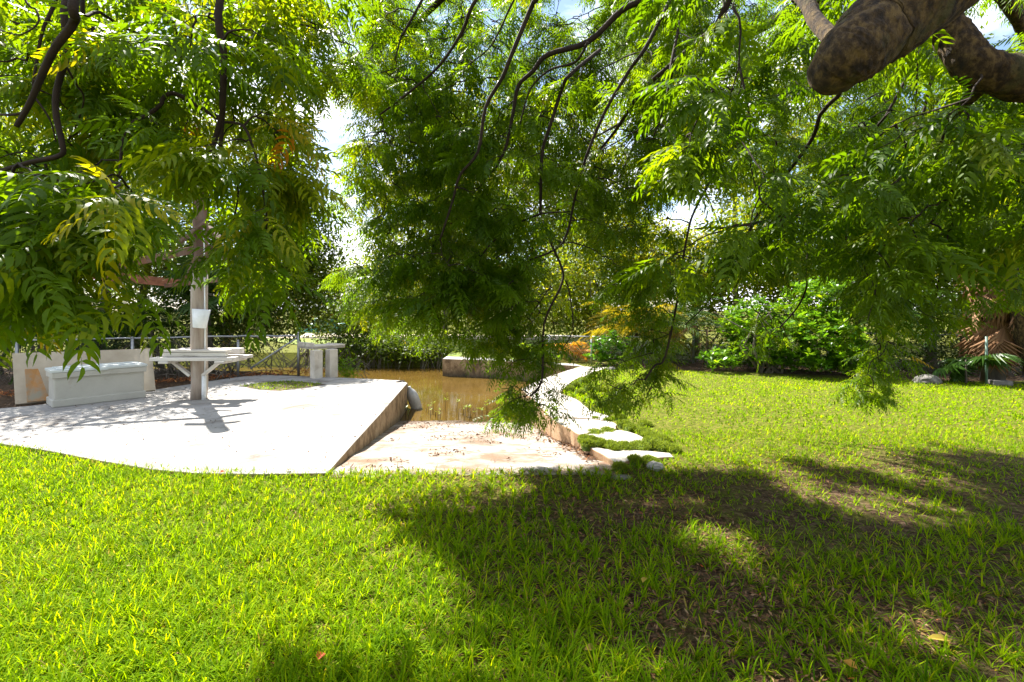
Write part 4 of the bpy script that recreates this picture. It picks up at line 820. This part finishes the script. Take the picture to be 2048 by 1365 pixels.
GF = [frond_mesh('frond', 1.7, .75, 'palmy', s, tint=.28) for s in range(3)]; NF = [frond_mesh('frond', 2.0, .75, 'palm', s + 5, tint=.5, ll=.42) for s in range(3)]
FP = [fan_mesh('frond', .55, 'palm', s, tint=.5) for s in range(3)]; DF = [frond_mesh('frond', 1.9, .95, 'dead', s + 9, tint=.5, hang=.7, up=.1) for s in range(2)]
palm(D(1265, 735, 14.3), 'golden yellow feather palm clump at the back beside the path end', 5, GF, 9, 1.15, 1.1, (-.8, .1))
palm(D(1340, 735, 14.0), 'yellow green feather palm clump right of the golden palm', 4, NF[:1] + GF[:1], 8, 1.1, 1.0, (-.8, .1))
palm(D(1150, 728, 14.8), 'small orange leaved palm by the fence rail behind the path', 2, [frond_mesh('frond', .9, .7, 'palmy', 31, tint=.95, ll=.25)], 8, 1, .45, (-.7, .3))
palm(D(1785, 768, 11.8), 'feather palm with arching fronds right of the round leaved shrub', 3, NF, 8, 1.0, 1.5, (-.8, .1))
palm(D(1700, 755, 13.4), 'taller feather palm rising behind the round leaved shrub', 2, GF[:1] + NF, 9, 1.15, 2.6, (-.8, .1))
palm(D(1420, 742, 13.4), 'drooping brown feather palm in the shade left of the shrub', 2, DF + NF[:1], 7, .8, 1.0, (-.6, .3))
palm(D(230, 770, 11.6), 'arching feather palm behind the fence above the deck box', 4, NF, 8, 1.0, 1.0, (-.9, .1))
palm(D(340, 765, 11.9), 'feather palm behind the timber post and fence', 4, NF, 8, 1.05, 1.2, (-.9, .1))
palm(D(60, 775, 11.4), 'feather palm behind the fence at the far left', 3, NF, 8, 1.0, 1.1, (-.9, .1))
palm(D(420, 762, 12.2), 'fan palm behind the right side of the timber post', 1, FP, 16, 1.1, 2.2, (-1.2, .8), 'fan_palm', .07)
palm(D(1932, 770, 10.2), 'young fan palm with one broad leaf over the dark hedge', 1, [fan_mesh('frond', .42, 'palm', 44, tint=.55, pet=.35)], 7, 1.0, .55, (-.4, 1.3), 'fan_palm', .02)
# skirted palm on the right
t = empty('skirted_palm', D(1985, 770, 10.4), label='thick palm trunk wearing a hanging skirt of dead brown fronds', cat='palm')
MB().tube([(0, 0, 0), (.03, 0, 1.2), (0, 0, 2.6), (-.05, 0, 4.6)], [.20, .17, .16, .15], 14, jit=.06).build('trunk', M['trunk'], t)
sk = [fan_mesh('dead_frond', .75, 'dead', 60 + s, 18, .5, .35, 2.2) for s in range(3)]
for k in range(46):
    o = link('dead_frond', random.choice(sk), t); yw_ = random.uniform(0, 6.28); o.location = (math.cos(yw_) * .14, math.sin(yw_) * .14, random.uniform(1.2, 3.6)); o.rotation_euler = (0, random.uniform(1.25, 1.5), yw_)
for k in range(14):
    o = link('frond', random.choice(FP), t); o.location = (0, 0, 4.5); o.rotation_euler = (0, random.uniform(-1, .5), k * 2.4); o.scale = (1.5,) * 3
t = empty('leaning_tree', D(2065, 770, 9.9), label='leaning grey brown trunk cut off by the right picture edge', cat='tree')
MB().tube([(.15, 0, -.1), (.05, 0, .5), (-.12, 0, 1.1), (-.2, 0, 1.9), (-.15, 0, 3.2), (.2, .2, 4.6)], [.20, .20, .22, .2, .17, .12], 14, jit=.05).build('trunk', M['bark'], t)
crown([(10.9, 10.2, 5.2, 1.4, 1.2, .8)], 3000, .1, 'mangrove', t, tint=(.4, .2))
# brushwood and dry fronds behind the left fence
b = MB()
for i in range(260):
    px = random.uniform(-60, 600); y = random.uniform(11.6, 12.6) if px > 470 else random.uniform(10.6, 12.0); x = (px - CX) / F * y; z = random.uniform(0, .2); a_ = random.uniform(0, 6.28); e = random.uniform(-.1, 1.3); L_ = random.uniform(.4, 1.5)
    q = Vector((x, y, z)); b.tube([q, q + Vector((math.cos(a_) * math.cos(e), math.sin(a_) * .3, math.sin(e))) * L_ * .5 + Vector((0, 0, .05)), q + Vector((math.cos(a_) * math.cos(e), math.sin(a_) * .4, math.sin(e) * .9)) * L_], [.010, .008, .004], 4, False)
tag(b.build('brushwood', M['trunk']), 'tangle of dry sticks and stems behind the left fence', 'brushwood', kind='stuff')

# mangrove seedlings standing in the shallows
def seedling(h, nl, seed):
    r = random.Random(seed); t = empty('mangrove_seedling', (0, 0, 0)); lean = r.uniform(-.04, .04)
    MB().tube([(0, 0, -.25), (lean * .4, 0, h * .4), (lean, 0, h)], [.005, .004, .003], 5).build('stem', M['twig'], t)
    if nl:
        b = MB()
        for k in range(nl):
            a_ = k * 2.2 + r.random(); c_ = Vector((lean, 0, h - .02 * (k // 2))); d = Vector((math.cos(a_), math.sin(a_), .5)); n_ = Vector((-math.sin(a_), math.cos(a_), 0)) * .012
            b.add([c_, c_ + d * .03 + n_, c_ + d * .03 - n_, c_ + d * .06], [(0, 2, 3, 1)], tint=.85)
        b.build('leaf', M['broad'], t)
    return t
protos = [seedling(.16, 0, 1), seedling(.22, 4, 2), seedling(.12, 0, 3), seedling(.28, 6, 4), seedling(.19, 2, 5)]
spots = []
random.seed(5)
while len(spots) < 42:
    px = random.gauss(random.choice((850, 880, 940, 1000)), 22); py = random.triangular(815, 848, 840)
    spots.append((px, py))
for i, (px, py) in enumerate(spots):
    o = protos[i] if i < 5 else copy_tree(protos[i % 5]); o.location = P(px, py, WZ); o.rotation_euler = (0, 0, random.random() * 6)
    k_ = random.uniform(.45, 1.15); o.scale = (1, 1, k_); tag(o, 'thin dark mangrove seedling standing in the shallow water at the foot of the ramp', 'seedling', 'mangrove seedlings in the shallows')
# ================================================================== GROUND COVER
clr = [[P(x, y) for x, y in poly] for poly in ([(-900, 800), (-410, 840), (-205, 868), (-80, 882), (0, 892), (90, 900), (200, 921), (300, 938), (390, 944), (520, 946), (660, 944), (1206, 941), (1240, 935), (1355, 922), (1352, 915), (1300, 895), (1294, 884), (1266, 866), (1240, 856), (1236, 848), (1224, 840), (1184, 820), (1158, 799), (1122, 784), (1154, 760), (1178, 750), (1219, 736), (1225, 728), (-900, 728)],)]
lawn_far = [(2.46, 12.7), (3.6, 12.6), (6.0, 11.1), (8.0, 10.6), (12.5, 9.6), (30, 8), (30, -3), (-14, -3), (-14, 7)]
def blades(name, X, Y, Ln, Wd, T_, mat, lean=.55, z=-.01, par=None, segs=2, Z=None):
    n = len(X); yaw = rng.random(n) * 6.283; la = np.abs(rng.normal(0, lean, n)); cu = rng.uniform(.2, .9, n)
    dx, dy = np.cos(yaw), np.sin(yaw); wx, wy = -dy, dx; V = []
    Z = np.full(n, z) if Z is None else Z
    fr = [0, .5, 1.0] if segs == 2 else [0, .35, .7, 1.0]
    for t in fr:
        ang = la + cu * t; hx = np.sin(ang) * Ln * t; hz = np.cos(ang) * Ln * t; w_ = Wd * (1 if t < .6 else .75) / 2 if t < 1 else None
        cx_, cy_, cz = X + dx * hx, Y + dy * hx, Z + hz
        if w_ is None: V.append(np.stack([cx_, cy_, cz], 1))
        else: V.append(np.stack([cx_ - wx * w_, cy_ - wy * w_, cz], 1)); V.append(np.stack([cx_ + wx * w_, cy_ + wy * w_, cz], 1))
    k = len(V); A_ = np.stack(V, 1).reshape(-1, 3); o_ = (np.arange(n) * k)[:, None]
    qs = [o_ + np.array([[2 * i, 2 * i + 1, 2 * i + 3, 2 * i + 2]]) for i in range((k - 1) // 2 - 1)]; tr = o_ + np.array([[k - 3, k - 2, k - 1]])
    return link(name, np_mesh(name, A_, [np.concatenate(qs), tr], mat, np.concatenate([T_] * (len(qs) + 1))), par)
def sample(n, y0, y1, xmin=-99, xmax=99, pw=1.0):
    Y = y0 + (y1 - y0) * rng.random(n) ** pw; hw = Y * 1.09 + .2; X = rng.uniform(-1, 1, n) * hw; k = (X > xmin) & (X < xmax) & ~inpoly_np(X, Y, clr[0]) & inpoly_np(X, Y, lawn_far); return X[k], Y[k]
def grasslayer(name, n, y0, y1, l0, l1, wd, pw, segs):
    X, Y = sample(n, y0, y1, pw=pw); s = shade_zone(X, Y); f = fbm(X, Y, 2.3, 4); g = fbm(X, Y, 7, 6)
    keep = rng.random(len(X)) < np.clip(1.25 - s * 1.0 * (1.5 - f * 1.5) - .9 * np.clip(.42 - f, 0, 1) - .5 * (g < .33), .08, 1); X, Y, s, f, g = X[keep], Y[keep], s[keep], f[keep], g[keep]; n = len(X)
    # tuft: pull blades together
    jx = vnoise(np.round(X / .09), np.round(Y / .09), 1.7, 3) - .5; jy = vnoise(np.round(X / .09), np.round(Y / .09), 1.9, 8) - .5; cx_ = (np.round(X / .09) + jx * .9) * .09; cy_ = (np.round(Y / .09) + jy * .9) * .09; tf_ = .35 + .4 * s; X = X * (1 - tf_) + cx_ * tf_; Y = Y * (1 - tf_) + cy_ * tf_
    T_ = np.clip(.45 + .3 * (fbm(X, Y, 1.1, 8) - .5) + rng.normal(0, .17 if y0 < 5 else .11, n) - .08 * s, 0, .8); dry = rng.random(n) < (.07 + .16 * s + .12 * (g < .4)); T_[dry] = rng.uniform(.84, 1, dry.sum())
    Ln = rng.uniform(l0, l1, n) * (.75 + .5 * f) * np.where(dry, .6, 1); Wd = wd * rng.uniform(.7, 1.3, n)
    return blades(name, X, Y, Ln, Wd, T_, M['grass'], .5, -.012, None, segs)
g0 = grasslayer('grass', 90000, 1.55, 3.4, .05, .15, .0058, 1.2, 3); tag(g0, kind='stuff')
g1 = grasslayer('grass', 105000, 3.4, 6.2, .05, .11, .007, 1.0, 2); tag(g1, kind='stuff')
g2 = grasslayer('grass', 128000, 6.2, 13.2, .05, .10, .016, .85, 2); tag(g2, kind='stuff')
# grass in the slab's soil patch
X = rng.uniform(-6.6, -3.9, 5000); Y = rng.uniform(8.8, 11.6, 5000); k = inpoly_np(X, Y, patch); X, Y = X[k], Y[k]
tag(blades('grass', X, Y, rng.uniform(.02, .06, len(X)), np.full(len(X), .012), np.clip(rng.normal(.4, .2, len(X)), 0, .95), M['grass'], .5, .03), kind='stuff')
# moss mounds round the paving
mounds = [(1172, 880, 14, .05), (1190, 866, 16, .035), (1215, 862, 14, .035), (1175, 891, 12, .07), (1185, 885, 10, .07), (1200, 888, 14, .06), (1222, 892, 16, .05), (1250, 894, 16, .05), (1280, 893, 18, .05), (1305, 886, 18, .06), (1325, 893, 16, .05), (1300, 872, 16, .05), (1285, 862, 14, .04), (1262, 856, 14, .05), (1248, 848, 12, .05),
          (1290, 849, 12, .05), (1320, 878, 16, .05), (1345, 898, 14, .04), (1230, 897, 12, .04), (1165, 764, 10, .10), (1150, 772, 9, .10), (1140, 779, 9, .07), (1180, 757, 8, .09), (1160, 786, 9, .07), (1185, 795, 9, .06), (1200, 806, 9, .05), (1175, 776, 9, .08), (1200, 780, 10, .06),
          (1190, 837, 6, .02), (1215, 841, 7, .03), (1225, 820, 9, .05), (1240, 835, 9, .05), (1270, 920, 12, .04), (1300, 922, 14, .04), (1240, 935, 12, .04)]
mm = MB(); MX, MY, MZ = [], [], []
for px, py, rpx, hh in mounds:
    c_ = P(px, py, .03); r = rpx / F * c_.y * 1.0; nr, na = 5, 14; vs = [(c_.x, c_.y, .02 + hh)]; rph = random.uniform(0, 6)
    for i in range(1, nr + 1):
        for k in range(na):
            a_ = 2 * math.pi * k / na; q = i / nr; rr_ = r * q * (1 + .2 * math.sin(3 * a_ + rph)) ; x = c_.x + math.cos(a_) * rr_ * 1.15; y = c_.y + math.sin(a_) * rr_ * 1.5
            vs.append((x, y, .02 + hh * math.sqrt(max(0, 1 - q * q)) + random.uniform(-.004, .004) - (.03 if i == nr else 0)))
    fs = [(0, 1 + k, 1 + (k + 1) % na) for k in range(na)] + [(1 + i * na + k, 1 + (i + 1) * na + k, 1 + (i + 1) * na + (k + 1) % na, 1 + i * na + (k + 1) % na) for i in range(nr - 1) for k in range(na)]
    mm.add(vs, fs, True); m = int(1500 * (r / .08) ** 1.3) if r > .05 else 800; m = min(m, 950)
    q = np.sqrt(rng.random(m)); a_ = rng.random(m) * 6.283; MX.append(c_.x + np.cos(a_) * q * r * 1.2); MY.append(c_.y + np.sin(a_) * q * r * 1.6); MZ.append(.015 + hh * np.sqrt(np.maximum(0, 1 - q * q)))
mo = tag(mm.build('moss', M['mossbase']), kind='stuff')
MX, MY, MZ = map(np.concatenate, (MX, MY, MZ))
tag(blades('moss_blades', MX, MY, rng.uniform(.015, .045, len(MX)), np.full(len(MX), .006), np.clip(rng.normal(.5, .25, len(MX)), 0, 1), M['moss'], .6, Z=MZ, par=mo), kind='stuff')
# leaf litter
def litter(name, X, Y, Z, size, mat, tl=.5, ts=.3):
    n = len(X); R = rot_np(rng.random(n) * 6.28, rng.normal(0, .35, n), rng.normal(0, .5, n))
    tv = np.array([(-.5, 0, 0), (0, .16, .06), (0, -.16, .04), (.5, 0, .02)]); return tag(stamp(tv, [np.array([(0, 2, 1), (1, 2, 3)])], np.stack([X, Y, Z], 1), R, size * rng.uniform(.5, 1.4, n), np.clip(rng.normal(tl, ts, n), 0, 1), name, mat), kind='stuff')
X, Y = sample(75000, 1.6, 6.5); s = shade_zone(X, Y); k = rng.random(len(X)) < .05 + .95 * s; X, Y = X[k], Y[k]; litter('leaf_litter', X, Y, np.full(len(X), .004) + rng.random(len(X)) * .012, .030, M['litter'], .35, .25)
X = rng.uniform(-10.5, -4.4, 9000); Y = rng.uniform(7.5, 12.3, 9000); fy = np.interp(X, [-10.4, -9.0, -6.3, -5.0, -4.4], [8.0, 8.3, 10.9, 11.4, 11.7]); k = (Y > fy - .12 + .25 * rng.random(9000)) & (Y < fy + .9); X, Y = X[k], Y[k]
litter('red_leaf_litter', X, Y, .02 + rng.random(len(X)) * .05, .085, M['redlitter'], .5, .3)
X = rng.uniform(-7.5, 0, 1500); Y = rng.uniform(4.8, 11.2, 1500); k = inpoly_np(X, Y, slab_poly) & (fbm(X, Y, 1.2, 3) > .52); X, Y = X[k], Y[k]; litter('slab_litter', X, Y, np.full(len(X), .036), .035, M['litter'], .2, .2)
X = rng.uniform(-1.9, .9, 2600); Y = rng.uniform(4.7, 8.9, 2600); k = fbm(X, Y, 1.8, 21) > .56; X, Y = X[k], Y[k]; litter('ramp_litter', X, Y, np.array([rampz(y) + .012 for y in Y]), .05, M['litter'], .15, .2)
X = np.concatenate([rng.normal(.62, .12, 500)]); Y = rng.uniform(5.1, 7.4, 500); X = np.interp(Y, [5.0, 6.0, 7.2], [.93, .80, .54]) - np.abs(rng.normal(0, .1, 500)); litter('ramp_edge_litter', X, Y, np.array([rampz(y) + .02 for y in Y]), .06, M['litter'], .3, .3)
# single fallen leaves
for i, (px, py, c, lab) in enumerate([(1880, 1300, .85, 'yellow fallen leaf on bare soil near the bottom right corner'), (445, 955, 1, 'rust red fallen leaf where grass meets the slab'), (578, 950, 1, 'small red fallen leaf at the slab edge left of the ramp'), (1290, 1178, .85, 'pale yellow curled leaf in the shaded grass'), (1700, 1352, .9, 'orange fallen leaf at the bottom edge of the lawn'),
                                    (1180, 1320, .8, 'tan curled leaf lying in shaded grass near the bottom centre'), (640, 1335, 1, 'reddish fallen leaf in bright grass at the bottom')]):
    b = MB(); L_ = .06 if i == 0 else .028
    b.add([(-L_, 0, .0), (-L_ * .4, .016, .012), (-L_ * .4, -.016, .012), (L_ * .3, .018, .016), (L_ * .3, -.018, .014), (L_, .004, .004), (-L_ * .4, 0, .004), (L_ * .3, 0, .007)], [(0, 6, 1), (0, 2, 6), (6, 7, 3, 1), (2, 4, 7, 6), (7, 5, 3), (4, 5, 7)], tint=c)
    o = b.build('fallen_leaf', M['fallen']); o.location = P(px, py) + Vector((0, 0, .045)); o.rotation_euler = (.2, .15, i * 1.3); tag(o, lab, 'leaf')
